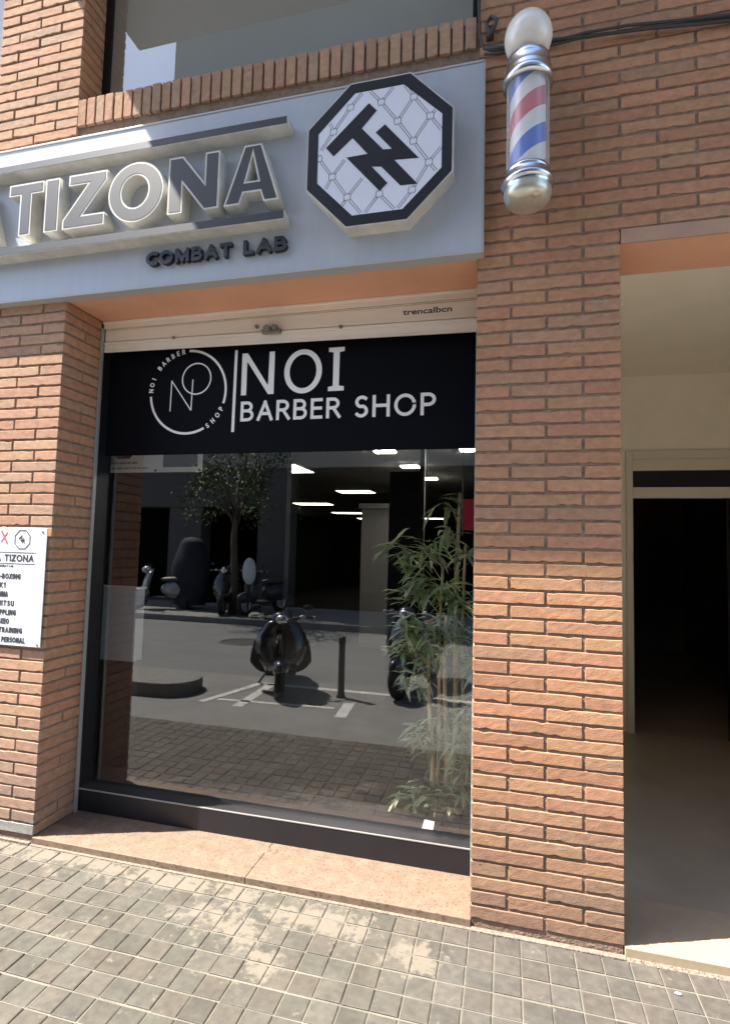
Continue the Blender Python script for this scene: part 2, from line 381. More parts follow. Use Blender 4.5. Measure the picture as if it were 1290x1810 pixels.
def ribbon(pts, wd):
    L_, R_ = [], []
    for i, q in enumerate(pts):
        a = Vector(pts[max(i - 1, 0)]); b_ = Vector(pts[min(i + 1, len(pts) - 1)]); d = (b_ - a).normalized(); nrm = Vector((-d.y, d.x)) * wd / 2
        L_.append((q[0] + nrm.x, q[1] + nrm.y)); R_.append((q[0] - nrm.x, q[1] - nrm.y))
    return L_, R_
def ribbon_mb(mb, pts, wd, y0, y1):
    L_, R_ = ribbon(pts, wd)
    for i in range(len(pts) - 1):
        mb.prism([L_[i], R_[i], R_[i + 1], L_[i + 1]], y0, y1)

DRX, DRY = -0.99, 0.235
DTX, DTY = 0.54, -0.33
# ------------------------------------------------------------------ bricks
CZ = 0.059      # course height
BL = 0.295      # brick pitch
def tone_for(x, z):
    r_ = random.random()
    base = [(0.445, 0.236, 0.136), (0.455, 0.230, 0.140), (0.418, 0.216, 0.130), (0.450, 0.250, 0.143), (0.405, 0.235, 0.146)][int(r_ * 5)]
    k = random.uniform(0.92, 1.06)
    c = [q * k for q in base]
    dirt = max(0.0, min(1.0, (0.62 - z) / 0.6)) if z < 0.62 else 0.0      # splash dirt on the lowest courses
    dirt *= random.uniform(0.5, 1.0)
    g = (0.20, 0.145, 0.115)
    return tuple(q * (1 - dirt * 0.75) + g[i] * dirt * 0.75 for i, q in enumerate(c))
def brick_face(mb, P, U, N, u0, u1, z0, z1, tone, vertical=False, chip=0.05, rough=0.9):
    """one worn brick: a bulged front with a ragged rounded rim; P origin, U along the wall, N outward"""
    nx = max(5, 2 + int((u1 - u0) / 0.024)); nz = max(5, 2 + int((z1 - z0) / 0.018))
    W_, H_ = u1 - u0, z1 - z0
    tilt = random.uniform(-1, 1) * 0.0016 * rough; bow = random.uniform(-1, 1) * 0.0013 * rough; proud = random.uniform(-0.002, 0.002)
    rc = random.uniform(0.004, 0.012)
    top_w = [random.uniform(-1, 1) for _ in range(nx + 1)]; bot_w = [random.uniform(-1, 1) for _ in range(nx + 1)]
    chips_t = [random.uniform(0.002, 0.006) if random.random() < chip else 0 for _ in range(nx + 1)]
    chips_b = [random.uniform(0.002, 0.007) if random.random() < chip * 1.3 else 0 for _ in range(nx + 1)]
    front = []
    ex = min(0.0018 / W_, 0.2); ez = min(0.0020 / H_, 0.2)
    ga = [0, ex] + [ex + (1 - 2 * ex) * q / (nx - 2) for q in range(1, nx - 2)] + [1 - ex, 1]
    gb = [0, ez] + [ez + (1 - 2 * ez) * q / (nz - 2) for q in range(1, nz - 2)] + [1 - ez, 1]
    for j in range(nz + 1):
        for i in range(nx + 1):
            a = max(0.0, min(1.0, ga[i])); b_ = max(0.0, min(1.0, gb[j]))
            u = u0 + W_ * a; z = z0 + H_ * b_
            z += tilt * (2 * a - 1) + bow * math.sin(math.pi * a)
            edge = (i in (0, nx)) or (j in (0, nz))
            if j <= 1: z += bot_w[i] * 0.0010 * rough + chips_b[i]
            if j >= nz - 1: z += top_w[i] * 0.0009 * rough - chips_t[i]
            if i == 0: u += random.uniform(0, 1) * 0.0022 * rough
            if i == nx: u -= random.uniform(0, 1) * 0.0022 * rough
            if i in (0, nx) and j in (0, nz):
                u += rc * (1 if i == 0 else -1) * 0.8; z += rc * (1 if j == 0 else -1) * 0.5
            out = proud + (-0.0020 if edge else random.uniform(-0.00035, 0.00035))
            front.append((u, z, out))
    def W3(u, z, out):
        return (P[0] + U[0] * u + N[0] * out, P[1] + U[1] * u + N[1] * out, P[2] + z)
    vs = [W3(*q) for q in front]
    per = [i for i in range(nx + 1)] + [(j + 1) * (nx + 1) - 1 for j in range(1, nz + 1)] + [nz * (nx + 1) + i for i in range(nx - 1, -1, -1)] + [j * (nx + 1) for j in range(nz - 1, 0, -1)]
    k0 = len(vs)
    for i in per:
        u, z, out = front[i]; vs.append(W3(u, z, -0.018))
    fs = []
    for j in range(nz):
        for i in range(nx):
            a = j * (nx + 1) + i; fs.append((a, a + 1, a + nx + 2, a + nx + 1))
    m_ = len(per)
    for i in range(m_): fs.append((per[i], k0 + i, k0 + (i + 1) % m_, per[(i + 1) % m_]))
    mb.tone = tone; mb.add(vs, fs)
J = 0.0112
def courses(mb, P, U, N, ulen, k0, k1, phase=None, tonefn=None, pat=None, start=0.0):
    """running bond on a wall strip; even courses whole bricks from u=0, odd ones half offset"""
    for k in range(k0, k1):
        z0 = k * CZ + J / 2; z1 = (k + 1) * CZ - J / 2
        half = (k % 2 == 1)
        u = start; first = True
        while u < ulen - 0.02:
            L_ = BL * 0.5 if (half and first) else BL
            if pat and first: L_ = pat(k)
            e_ = min(u + L_, ulen)
            if ulen - e_ < 0.05: e_ = ulen
            g0 = 0 if u <= start + 1e-6 and start == 0 else J / 2
            g1 = 0 if e_ >= ulen - 1e-6 else J / 2
            t = tonefn(u, k) if tonefn else tone_for(u, k * CZ + P[2])
            brick_face(mb, P, U, N, u + g0, e_ - g1, z0 + random.uniform(-.0007, .0007), z1 + random.uniform(-.0007, .0007), t)
            u = e_; first = False
W0 = -2.206     # left edge of the shop opening
PL = -2.796     # outer edge of left pillar
SOF = 2.83
bld = thing('brick_building', 'brick building front with two shop bays, pillars and an upper window', 'building', (0, 0, 0))

# right pillar and the wall over the doorway
mb = MB()
courses(mb, (0, 0, 0), (1, 0), (0, -1), 0.59, 0, 49)
courses(mb, (0, 0, 0), (1, 0), (0, -1), 2.95, 49, 96)
mb.build('brickwork', brick, bld, smooth=False, tone=True, recalc=False); mb = MB()
courses(mb, (2.36, 0, 0), (1, 0), (0, -1), 0.59, 0, 49)
mb.build('brickwork', brick, bld, smooth=False, tone=True, recalc=False); mb = MB()
courses(mb, (2.95, 0, 0), (1, 0), (0, -1), 1.77, 0, 96)
mb.build('brickwork', brick, bld, smooth=False, tone=True, recalc=False); mb = MB()
courses(mb, (0.0, 0.29, 0), (0, -1), (-1, 0), 0.282, 0, 48)
courses(mb, (0.59, 0.008, 0), (0, 1), (1, 0), 0.282, 0, 48)
mb.build('brickwork', brick, bld, smooth=False, tone=True, recalc=False)
mb = MB()
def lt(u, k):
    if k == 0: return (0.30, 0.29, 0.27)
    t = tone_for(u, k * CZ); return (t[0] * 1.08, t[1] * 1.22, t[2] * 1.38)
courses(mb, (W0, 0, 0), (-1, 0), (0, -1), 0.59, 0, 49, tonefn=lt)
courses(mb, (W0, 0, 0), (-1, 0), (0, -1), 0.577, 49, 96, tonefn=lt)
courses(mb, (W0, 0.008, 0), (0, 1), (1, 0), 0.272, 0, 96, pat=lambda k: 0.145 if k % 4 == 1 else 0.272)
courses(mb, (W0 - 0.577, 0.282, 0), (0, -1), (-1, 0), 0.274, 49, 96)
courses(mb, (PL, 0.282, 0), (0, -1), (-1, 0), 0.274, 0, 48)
mb.build('brickwork', brick, bld, smooth=False, tone=True, recalc=False); mb = MB()
courses(mb, (-4.9, 0, 0), (1, 0), (0, -1), 0.59, 0, 96)
mb.build('brickwork', brick, bld, smooth=False, tone=True, recalc=False)
# soldier course under the upper window
mb = MB(); ns = 37; pw = (-0.012 - W0) / ns
for i in range(ns):
    u0_ = W0 + i * pw + 0.0048; t = tone_for(0, 2); t = (t[0] * 0.97, t[1] * 1.10, t[2] * 1.22)
    brick_face(mb, (0, -0.004, 0), (1, 0), (0, -1), u0_, u0_ + pw - 0.0096, 3.83, 3.985 + random.uniform(-.002, .002), t, chip=0.05, rough=0.5)
    mb.tone = t; mb.box((u0_ + 0.001, 0.01, 3.84), (u0_ + pw - 0.0106, 0.16, 3.983 + random.uniform(-.002, .002)))
mb.build('sill_course', brick, bld, tone=True, recalc=False)
# mortar bodies
D_ = 0.0052
mb = MB()
mb.box((D_, D_, -0.05), (0.59 - D_, 0.34, 49 * CZ))
mb.box((D_, D_, 49 * CZ), (4.70, 0.3, 96 * CZ))
mb.box((2.36 + D_, D_, -0.05), (4.70, 0.34, 49 * CZ))
mb.box((PL + D_, D_, -0.05), (W0 - D_, 0.272, 49 * CZ))
mb.box((W0 - 0.577 + D_, D_ + .0007, 49 * CZ), (W0 - D_, 0.272, 96 * CZ))
mb.box((W0 - D_ - 0.001, 0.012, 3.70), (0.0, 0.275, 3.965))
mb.box((W0 - 0.02, 0.012, 2.895), (0.0, 0.2, 3.70))
mb.box((-4.9 + D_, D_, -0.05), (-4.31 - D_, 0.3, 96 * CZ))
mb.build('mortar_core', mortar, bld)
# lintels with terracotta soffits, retracted from the brick face
box_obj('soffit', (W0, 0.0, SOF), (0.0, 0.3455, SOF + 0.055), terra, bld)
mb = MB(); mb.box((0.592, -0.002, SOF - 0.004), (2.358, 0.008, 49 * CZ - 0.004)); mb.build('lintel_strip', stripm, bld)
box_obj('soffit', (0.5925, 0.0085, SOF), (2.3575, 0.30, SOF + 0.058), terra, bld)
# upper storeys and balcony above (throws the shade)
HB = 5.70; PB = 1.012; XB = -2.92
mb = MB(); mb.box((-4.9, 0.02, 96 * CZ), (4.7, 0.4, 10.5)); mb.box((-8.0, 0.41, 3.3), (4.7, 20.0, 10.5)); mb.build('upper_storey', oppdark, bld)
mb = MB(); mb.box((XB, -PB, HB), (4.6, 0.02, HB + 0.16)); mb.box((XB, -PB, HB + 0.16), (4.6, -PB + 0.1, HB + 1.0)); mb.box((XB, -PB + 0.1, HB + 0.16), (XB + 0.1, 0.02, HB + 1.0))
mb.build('balcony', slabm, bld, bevel=0.004)
# bay to the left: closed wall above the gym doors
mb = MB(); mb.box((-4.31, 0.28, -0.05), (PL, 0.33, 96 * CZ)); mb.build('bay_infill', cardw, bld)
# granite sill of the shop bay
mb = MB(); mb.box((W0 + 0.001, -0.006, -0.06), (-1.0145, 0.34, 0.0)); mb.build('threshold_slab', granite, bld, bevel=0.003)
mb = MB(); mb.box((-1.0125, -0.006, -0.06), (0.004, 0.34, 0.0)); mb.build('threshold_slab', granite, bld, bevel=0.003)

mb = MB(); mb.lathe([(0, 0.0022), (0.020, 0.0022), (0.026, 0.0035), (0.030, 0.0035), (0.034, 0.0006)], (DRX, DRY, 0.0), 24); mb.build('drain_cap', granite, bld, smooth=True)
# upper window
up = MB(); up.box((W0, 0.165, 3.97), (W0 + 0.05, 0.24, 5.64)); up.box((-0.045, 0.165, 3.97), (-0.002, 0.24, 5.64)); up.box((W0 + .05, 0.165, 3.966), (-0.045, 0.24, 3.99))
uw = up.build('window', blackm, bld, bevel=0.003)
mb = MB(); mb.add([(W0 + .05, 0.173, 3.99), (-0.045, 0.173, 3.99), (-0.045, 0.173, 5.64), (W0 + .05, 0.173, 5.64)], [(0, 1, 2, 3)]); mb.build('pane', upglass, uw, recalc=False)
box_obj('blind', (W0 + .051, 0.178, 3.995), (-0.046, 0.182, 5.63), blindm, uw)
box_obj('lintel', (W0, 0.0, 5.645), (0, 0.3, 5.69), terra, bld)

# ------------------------------------------------------------------ roller shutter and shop window
sh = MB()
xa_, xb_ = W0 + 0.016, -0.004
sh.box((W0 + 0.002, 0.292, 2.786), (-0.002, 0.345, 2.829))
sh.box((W0 + 0.002, 0.284, 2.815), (-0.002, 0.2915, 2.829))
sh.box((xa_, 0.296, 2.7765), (xb_, 0.306, 2.7825))
sh.box((xa_, 0.294, 2.690), (xb_, 0.304, 2.7735))
sh.box((xa_, 0.298, 2.684), (xb_, 0.304, 2.6895))
sh.box((xa_, 0.286, 2.668), (xb_, 0.304, 2.6835))
sh.box((xa_, 0.291, 2.628), (xb_, 0.304, 2.6675))
sh.box((xa_, 0.287, 2.618), (xb_, 0.303, 2.6275))
shutter = sh.build('roller_shutter', cream, bld, bevel=0.003)
lk = MB(); lk.box((-1.165, 0.262, 2.664), (-1.055, 0.2855, 2.690)); lk.lathe([(0, -.03), (.018, -.03), (.022, -.01), (.022, .02), (0, .02)], (-1.13, 0.274, 2.690), 20, 'Y'); lk.lathe([(0, -.03), (.015, -.03), (.018, -.01), (.018, .018), (0, .018)], (-1.088, 0.275, 2.694), 20, 'Y')
lk.build('lock', locks, shutter, bevel=0.003)
for xx, zz in ((-1.205, 2.718), (-0.72, 2.682), (-1.72, 2.682)):
    lk = MB(); lk.lathe([(0, -.012), (.009, -.012), (.011, .004), (0, .004)], (xx, 0.289, zz), 12, 'Y'); lk.build('stud', locks, shutter)
for o_ in [shutter] + list(shutter.children):
    for v in o_.data.vertices:
        if v.co.z < 2.783:
            v.co.z += (0.026 - 0.036 * (v.co.x + 2.2) / 2.2) * min(1.0, (2.783 - v.co.z) / 0.13)
text_obj('maker_lettering', 'trencalbcn', inkm, shutter, 0.2925, 0.0012, x0=-0.390, x1=-0.140, z0=2.722, z1=2.752, offset=0.012)
# guide rail at the left reveal and hidden one at the right
box_obj('guide_rail', (W0 + 0.001, 0.268, 0.0), (W0 + 0.014, 0.292, 2.785), alum, bld, bevel=0.002); box_obj('guide_rail', (-0.018, 0.285, 0.0), (-0.004, 0.2955, 2.62), alum, bld, bevel=0.002)
fr_ = MB()
fr_.box((W0 + 0.001, 0.2925, 0.0), (W0 + 0.005, 0.40, 2.75)); fr_.box((-0.018, 0.296, 0.0), (-0.004, 0.40, 2.75))
fr_.box((W0 + 0.0055, 0.312, 2.742), (-0.018, 0.40, 2.828))
shopwin = fr_.build('shop_window', blackm, bld, bevel=0.002)
box_obj('kick_plate', (W0 + 0.0055, 0.300, 0.0005), (-0.0185, 0.395, 0.118), kickm, shopwin, bevel=0.004)
box_obj('bottom_rail', (W0 + 0.0055, 0.306, 0.1185), (-0.0185, 0.395, 0.125), railm, shopwin, bevel=0.002)
box_obj('edge_strip', (W0 + 0.0055, 0.2985, 0.1175), (-0.0185, 0.3055, 0.1235), alum, shopwin, bevel=0.001)  # paler strip added as the sunlit highlight along the kick plate's front edge
mb = MB(); mb.add([(W0 + 0.0055, 0.367, 0.126), (-0.0185, 0.367, 0.126), (-0.0185, 0.367, 2.74), (W0 + 0.0055, 0.367, 2.74)], [(0, 1, 2, 3)]); mb.build('pane', glassm, shopwin, recalc=False)

# black film sign on the glass
bs = thing('barber_shop_sign', 'black band sign reading NOI BARBER SHOP across the top of the shop window', 'sign', (-1.1, 0.3, 2.03))
def reparent(o, par):
    o.parent = par; o.matrix_parent_inverse = Matrix.Translation(-par.location)
    return o
YF = 0.3625
fo = MB(); fo.box((W0 + 0.0055, YF, 2.034), (-0.019, 0.3655, 2.74)); reparent(fo.build('film', film), bs)
def sign_part(name, polys, y, d, mat, par): return reparent(flat_obj(name, polys, y, d, mat), par)
yb = YF - 0.0015; db = 0.0012
# stroke lettering: every glyph is drawn from centre lines, cap height 1
def arc_(cx, cz, rx, rz, a0, a1, n_=14): return [(cx + rx * math.cos(R(a0 + (a1 - a0) * k / n_)), cz + rz * math.sin(R(a0 + (a1 - a0) * k / n_))) for k in range(n_ + 1)]
GL = {
 'A': (0.70, [[(0.0, 0), (0.35, 1)], [(0.35, 1), (0.70, 0)], [(0.12, 0.33), (0.58, 0.33)]]),
 'B': (0.56, [[(0, 0), (0, 1)], [(0, 1), (0.28, 1)] + arc_(0.28, 0.765, 0.22, 0.235, 90, -90) + [(0, 0.53)], [(0.2, 0.53), (0.30, 0.53)] + arc_(0.30, 0.265, 0.26, 0.265, 90, -90) + [(0, 0)]]),
 'C': (0.62, [arc_(0.46, 0.5, 0.46, 0.5, 62, 298, 24)]),
 'E': (0.46, [[(0, 0), (0, 1)], [(0, 1), (0.46, 1)], [(0, 0.52), (0.43, 0.52)], [(0, 0), (0.46, 0)]]),
 'G': (0.70, [arc_(0.48, 0.5, 0.48, 0.5, 58, 300, 24) + [(0.70, 0.12), (0.70, 0.46)], [(0.42, 0.46), (0.70, 0.46)]]),
 'H': (0.64, [[(0, 0), (0, 1)], [(0.64, 0), (0.64, 1)], [(0, 0.52), (0.64, 0.52)]]),
 'I': (0.0, [[(0, 0), (0, 1)]]),
 'J': (0.30, [[(0.30, 1), (0.30, 0.2)] + arc_(0.12, 0.2, 0.18, 0.2, 0, -110, 8)]),
 'K': (0.56, [[(0, 0), (0, 1)], [(0.02, 0.42), (0.54, 1)], [(0.17, 0.58), (0.58, 0)]]),
 'L': (0.44, [[(0, 0), (0, 1)], [(0, 0), (0.44, 0)]]),
 'M': (0.80, [[(0, 0), (0, 1)], [(0, 1), (0.40, 0.05)], [(0.40, 0.05), (0.80, 1)], [(0.80, 1), (0.80, 0)]]),
 'N': (0.64, [[(0, 0), (0, 1)], [(0, 1), (0.64, 0)], [(0.64, 0), (0.64, 1)]]),
 'O': (0.82, [arc_(0.41, 0.5, 0.41, 0.5, 0, 360, 32)]),
 'P': (0.52, [[(0, 0), (0, 1)], [(0, 1), (0.26, 1)] + arc_(0.26, 0.735, 0.26, 0.265, 90, -90) + [(0, 0.47)]]),
 'R': (0.56, [[(0, 0), (0, 1)], [(0, 1), (0.27, 1)] + arc_(0.27, 0.75, 0.24, 0.25, 90, -90) + [(0, 0.50)], [(0.28, 0.5), (0.58, 0)]]),
 'S': (0.48, [arc_(0.26, 0.745, 0.235, 0.255, 45, 270, 14)[:-1] + [(0.24, 0.50)] + arc_(0.23, 0.265, 0.245, 0.265, 75, -140, 16)]),
 'T': (0.62, [[(0.31, 0), (0.31, 1)], [(0, 1), (0.62, 1)]]),
 'U': (0.60, [[(0, 1), (0, 0.30)] + arc_(0.30, 0.30, 0.30, 0.30, 180, 360, 14) + [(0.60, 1)]]),
 'X': (0.60, [[(0, 0), (0.60, 1)], [(0, 1), (0.60, 0)]]),
 'Z': (0.54, [[(0, 1), (0.54, 1)], [(0.54, 1), (0, 0)], [(0, 0), (0.54, 0)]]),
 '1': (0.22, [[(0.22, 0), (0.22, 1)], [(0.22, 1), (0.0, 0.80)]]),
 '-': (0.30, [[(0, 0.42), (0.30, 0.42)]]), ' ': (0.16, [])}
def strokes_obj(name, body, mat, par, y0, depth, x0, x1, z0, z1, wd=0.15, gap=0.34, xw=None, center=None, rot=0.0):
    """words drawn with strokes of width wd (of the cap height), fitted between x0..x1 and z0..z1"""
    H_ = (z1 - z0); cell = []; x = 0
    for ch in body: g_ = GL[ch]; cell.append((x, g_)); x += g_[0] + gap
    tot = x - gap; sz = H_ * (1 - wd); st_w = wd * H_
    sx = (x1 - x0 - st_w) / tot if x1 is not None else sz * (xw or 1)
    mb = MB(); n_ = 0
    for cx0, (gw, lines) in cell:
        for ln_ in lines:
            pts = [((px + cx0) * sx + st_w / 2, pz * sz + st_w / 2) for px, pz in ln_]
            closed = (Vector(pts[0]) - Vector(pts[-1])).length < 1e-4
            if closed: pts = pts[:-1] + [pts[0], pts[1]]
            a = Vector(pts[0]); b2 = Vector(pts[1]); pts[0] = pts[0] if closed else tuple(a - (b2 - a).normalized() * st_w * 0.48) 
            a = Vector(pts[-1]); b2 = Vector(pts[-2]); pts[-1] = pts[-1] if closed else tuple(a - (b2 - a).normalized() * st_w * 0.48)
            if center is not None:
                wt = tot * sx + st_w
                pts = [((px - wt / 2) * math.cos(rot) - (pz - H_ / 2) * math.sin(rot) + center[0], (px - wt / 2) * math.sin(rot) + (pz - H_ / 2) * math.cos(rot) + center[1]) for px, pz in pts]
            else: pts = [(px + x0, pz + z0) for px, pz in pts]
            ribbon_mb(mb, pts, st_w, y0 - 0.00006 * (n_ % 5), y0 + depth); n_ += 1
    o = mb.build(name, mat)
    return reparent(o, par) if par else o
# N O I (measured on the glass plane)
def kx(x): return 1.0233 * x - 0.0031
def kz(z): return 1.0233 * z - 0.0353
def KK(pl): return [(kx(x), kz(z)) for x, z in pl]
sign_part('letter', [KK([(-1.290, 2.344), (-1.290, 2.580), (-1.257, 2.580), (-1.132, 2.395), (-1.130, 2.400), (-1.127, 2.580), (-1.096, 2.580), (-1.096, 2.344), (-1.129, 2.344), (-1.256, 2.530), (-1.259, 2.525), (-1.259, 2.344)])], yb, db, whitevinyl, bs)
sign_part('letter', [KK(ring(-0.930, 2.460, 0.1075, 0.121, 56)), KK(ring(-0.930, 2.460, 0.0765, 0.0925, 56)[::-1])], yb, db, whitevinyl, bs)
sign_part('letter', [KK([(-0.786, 2.344), (-0.786, 2.367), (-0.760, 2.371), (-0.760, 2.553), (-0.786, 2.557), (-0.786, 2.579), (-0.699, 2.579), (-0.699, 2.557), (-0.726, 2.553), (-0.726, 2.371), (-0.699, 2.367), (-0.699, 2.344)])], yb, db, whitevinyl, bs)
strokes_obj('lettering', 'BARBER', whitevinyl, bs, yb, db, kx(-1.288), kx(-0.714), kz(2.198), kz(2.309), wd=0.155, gap=0.34)
strokes_obj('lettering', 'SHOP', whitevinyl, bs, yb, db, kx(-0.637), kx(-0.213), kz(2.196), kz(2.312), wd=0.15, gap=0.34)
sign_part('divider_line', [KK([(-1.340, 2.141), (-1.336, 2.602), (-1.319, 2.602), (-1.323, 2.141)])], yb, db, whitevinyl, bs)
cx_, cz_, rr = kx(-1.622), kz(2.379), 0.2435
for a0, a1 in ((-18, 93), (184, 300)):
    mb = MB(); ribbon_mb(mb, [(cx_ + rr * math.cos(R(a)), cz_ + rr * math.sin(R(a))) for a in range(a0, a1, 3)], 0.014, yb, yb + db)
    reparent(mb.build('emblem_ring_arc', whitevinyl), bs)
for word, a0, a1, flip in (('NOI BARBER', 176, 99, False), ('SHOP', 304, 334, True)):
    for i, ch in enumerate(word):
        if ch == ' ': continue
        a = a0 + (a1 - a0) * i / (len(word) - 1)
        rot = R(a - 90) if not flip else R(a + 90)
        strokes_obj('emblem_letter', ch, whitevinyl, bs, yb, db, 0, None, 0, 0.030, wd=0.20, center=(cx_ + rr * math.cos(R(a)), cz_ + rr * math.sin(R(a))), rot=rot)
def ribK(pts, w_, dy=0.0): ribbon_mb(mb, KK(pts), w_, yb - dy, yb + db)
mb = MB()
ribK([(-1.730, 2.272), (-1.727, 2.450)], 0.0065); ribK([(-1.7285, 2.450), (-1.596, 2.272)], 0.0065, 0.0002); ribK([(-1.596, 2.272), (-1.592, 2.450)], 0.0065)
ribK([(-1.569 + 0.0895 * math.cos(R(a)), 2.453 + 0.0885 * math.sin(R(a))) for a in range(0, 361, 6)], 0.0075, 0.0004)
reparent(mb.build('emblem_monogram', whitevinyl), bs)

# ------------------------------------------------------------------ gym sign: LA TIZONA COMBAT LAB
gs = thing('gym_sign', 'long pale grey sign board reading LA TIZONA COMBAT LAB with octagonal badge', 'sign', (-1.8, 0, 2.83))
YS = -0.048
mb = MB(); mb.box((-3.62, YS, 2.835), (0.022, 0.0125, 3.712))
panel = reparent(mb.build('panel', panelm, bevel=0.002), gs)
mb = MB(); mb.box((-3.62, YS - 0.004, 2.8245), (0.022, 0.0125, 2.8345)); mb.box((0.0225, YS - 0.004, 2.8245), (0.028, 0.0125, 3.715)); mb.box((-3.62, YS - 0.004, 3.7125), (0.022, 0.0125, 3.722))
reparent(mb.build('edge_strip', trimgrey, bevel=0.001), gs)
YL = -0.126
def channel_letter(outl, y=YL, off=0.009):
    """box letter: pale sides and rim, dark face set inside the rim"""
    body = sign_part('letter', outl, y + 0.0012, YS - y - 0.0012, letterside, gs)
    f_ = flat_obj('letter_face', outl, y, 0.004, letterface, body, offset=-off)
    f_.matrix_parent_inverse = body.matrix_basis.inverted() if False else Matrix.Identity(4)
    f_.parent = body
    return body
T_ = 3.443; B_ = 3.151
def ell_(cx, cz, rx, rz): return ring(cx, cz, rx, rz, 48)
channel_letter([[(-2.501, T_), (-2.274, T_), (-2.274, 3.379), (-2.350, 3.379), (-2.350, B_), (-2.426, B_), (-2.426, 3.379), (-2.501, 3.379)][::-1]])
channel_letter([[(-2.261, B_), (-2.172, B_), (-2.172, T_), (-2.261, T_)]])
channel_letter([[(-2.142, B_), (-1.884, B_), (-1.884, 3.217), (-2.020, 3.217), (-1.878, 3.392), (-1.878, T_), (-2.113, T_), (-2.113, 3.385), (-1.993, 3.385), (-2.142, 3.200)]])
channel_letter([ell_(-1.703, 3.297, 0.161, 0.158), ell_(-1.707, 3.301, 0.079, 0.086)[::-1]])
channel_letter([[(-1.514, B_), (-1.432, B_), (-1.432, 3.300), (-1.312, B_), (-1.232, B_), (-1.232, T_), (-1.312, T_), (-1.312, 3.292), (-1.434, T_), (-1.514, T_)]])
def A_shape(x): return [[(x - 0.146, B_), (x - 0.062, B_), (x - 0.043, 3.205), (x + 0.044, 3.205), (x + 0.063, B_), (x + 0.143, B_), (x + 0.045, T_), (x - 0.045, T_)], [(x - 0.033, 3.260), (x, 3.390), (x + 0.033, 3.260)]]
channel_letter(A_shape(-1.057))
channel_letter(A_shape(-2.720))
channel_letter([[(-3.06, B_), (-2.885, B_), (-2.885, 3.218), (-2.978, 3.218), (-2.978, T_), (-3.06, T_)]])
for z0, z1 in ((3.519, 3.558), (3.051, 3.092)):
    bar = sign_part('rule_bar', [[(-3.08, z0 - 0.001), (-0.884, z0 - 0.001), (-0.884, z1 + 0.001), (-3.08, z1 + 0.001)]], YL + 0.0012, YS - YL - 0.0012, letterside, gs)
    f_ = flat_obj('bar_face', [[(-3.077, z0 + 0.003), (-0.888, z0 + 0.003), (-0.888, z1), (-3.077, z1)]], YL, 0.004, letterface, bar)
strokes_obj('lettering', 'COMBAT', letterface, gs, YS - 0.024, 0.0235, -1.662, -1.180, 2.930, 3.002, wd=0.25, gap=0.40)
strokes_obj('lettering', 'LAB', letterface, gs, YS - 0.024, 0.0235, -1.117, -0.890, 2.930, 3.002, wd=0.25, gap=0.40)
OO = [(-0.577, 3.657), (-0.2945, 3.657), (-0.1011, 3.457), (-0.1015, 3.164), (-0.2994, 2.967), (-0.5838, 2.967), (-0.7806, 3.171), (-0.7803, 3.464)]
OI = [(-0.553, 3.605), (-0.3275, 3.605), (-0.152, 3.435), (-0.152, 3.187), (-0.3218, 3.020), (-0.5532, 3.020), (-0.7250, 3.197), (-0.7256, 3.435)]
oc = sign_part('badge', [OO[::-1]], YL, YS - YL, letterside, gs)
cxo, czo = -0.4405, 3.312
def shrink(pl, k): return [(cxo + (x - cxo) * k, czo + (z - czo) * k) for x, z in pl]
flat_obj('badge_border', [shrink(OO, 0.982)[::-1], OI], YL - 0.0016, 0.0014, blackpaint, oc)
flat_obj('badge_field', [shrink(OI, 1.004)[::-1]], YL - 0.0006, 0.0005, chainw, oc)
MONO = [(-0.6867, 3.362), (-0.4868, 3.5441), (-0.4495, 3.5033), (-0.5178, 3.4287), (-0.4148, 3.3111), (-0.3741, 3.3077), (-0.4514, 3.3978), (-0.4093, 3.4293), (-0.2532, 3.2469), (-0.3636, 3.2549), (-0.2571, 3.1282), (-0.3333, 3.1311), (-0.4223, 3.2322), (-0.4666, 3.239), (-0.3924, 3.1511), (-0.4272, 3.118), (-0.5866, 3.2999), (-0.4872, 3.3022), (-0.56, 3.3902), (-0.6491, 3.3164)]
flat_obj('badge_monogram', [MONO], YL - 0.0022, 0.0012, blackpaint, oc)
WIRE = [((-0.5738, 3.5404), (-0.5203, 3.5996)), ((-0.5738, 3.5404), (-0.6526, 3.4356)), ((-0.4295, 3.5399), (-0.4819, 3.6021)), ((-0.4295, 3.5399), (-0.3742, 3.601)), ((-0.4295, 3.5399), (-0.352, 3.4353)), ((-0.28, 3.5377), (-0.3213, 3.6004)), ((-0.28, 3.5377), (-0.352, 3.4353)), ((-0.28, 3.5377), (-0.2051, 3.4346)), ((-0.2051, 3.4346), (-0.155, 3.3624)), ((-0.2051, 3.4346), (-0.1815, 3.458)), ((-0.2051, 3.4346), (-0.2791, 3.3302)), ((-0.352, 3.4353), (-0.2791, 3.3302)), ((-0.2791, 3.3302), (-0.2075, 3.2209)), ((-0.2075, 3.2209), (-0.1558, 3.2807)), ((-0.2075, 3.2209), (-0.1768, 3.1774)), ((-0.2075, 3.2209), (-0.2808, 3.1034)), ((-0.6526, 3.4356), (-0.6704, 3.4784)), ((-0.6526, 3.4356), (-0.7193, 3.3408)), ((-0.7201, 3.3153), (-0.6527, 3.2187)), ((-0.6527, 3.2187), (-0.5961, 3.2916)), ((-0.6527, 3.2187), (-0.6822, 3.1649)), ((-0.6527, 3.2187), (-0.5781, 3.1105)), ((-0.5781, 3.1105), (-0.5098, 3.1909)), ((-0.5781, 3.1105), (-0.5118, 3.0265)), ((-0.5781, 3.1105), (-0.6027, 3.0737)), ((-0.4288, 3.1055), (-0.4928, 3.0272)), ((-0.4288, 3.1055), (-0.3586, 3.0252)), ((-0.2808, 3.1034), (-0.3433, 3.0273))]
mb = MB(); nodes_ = []
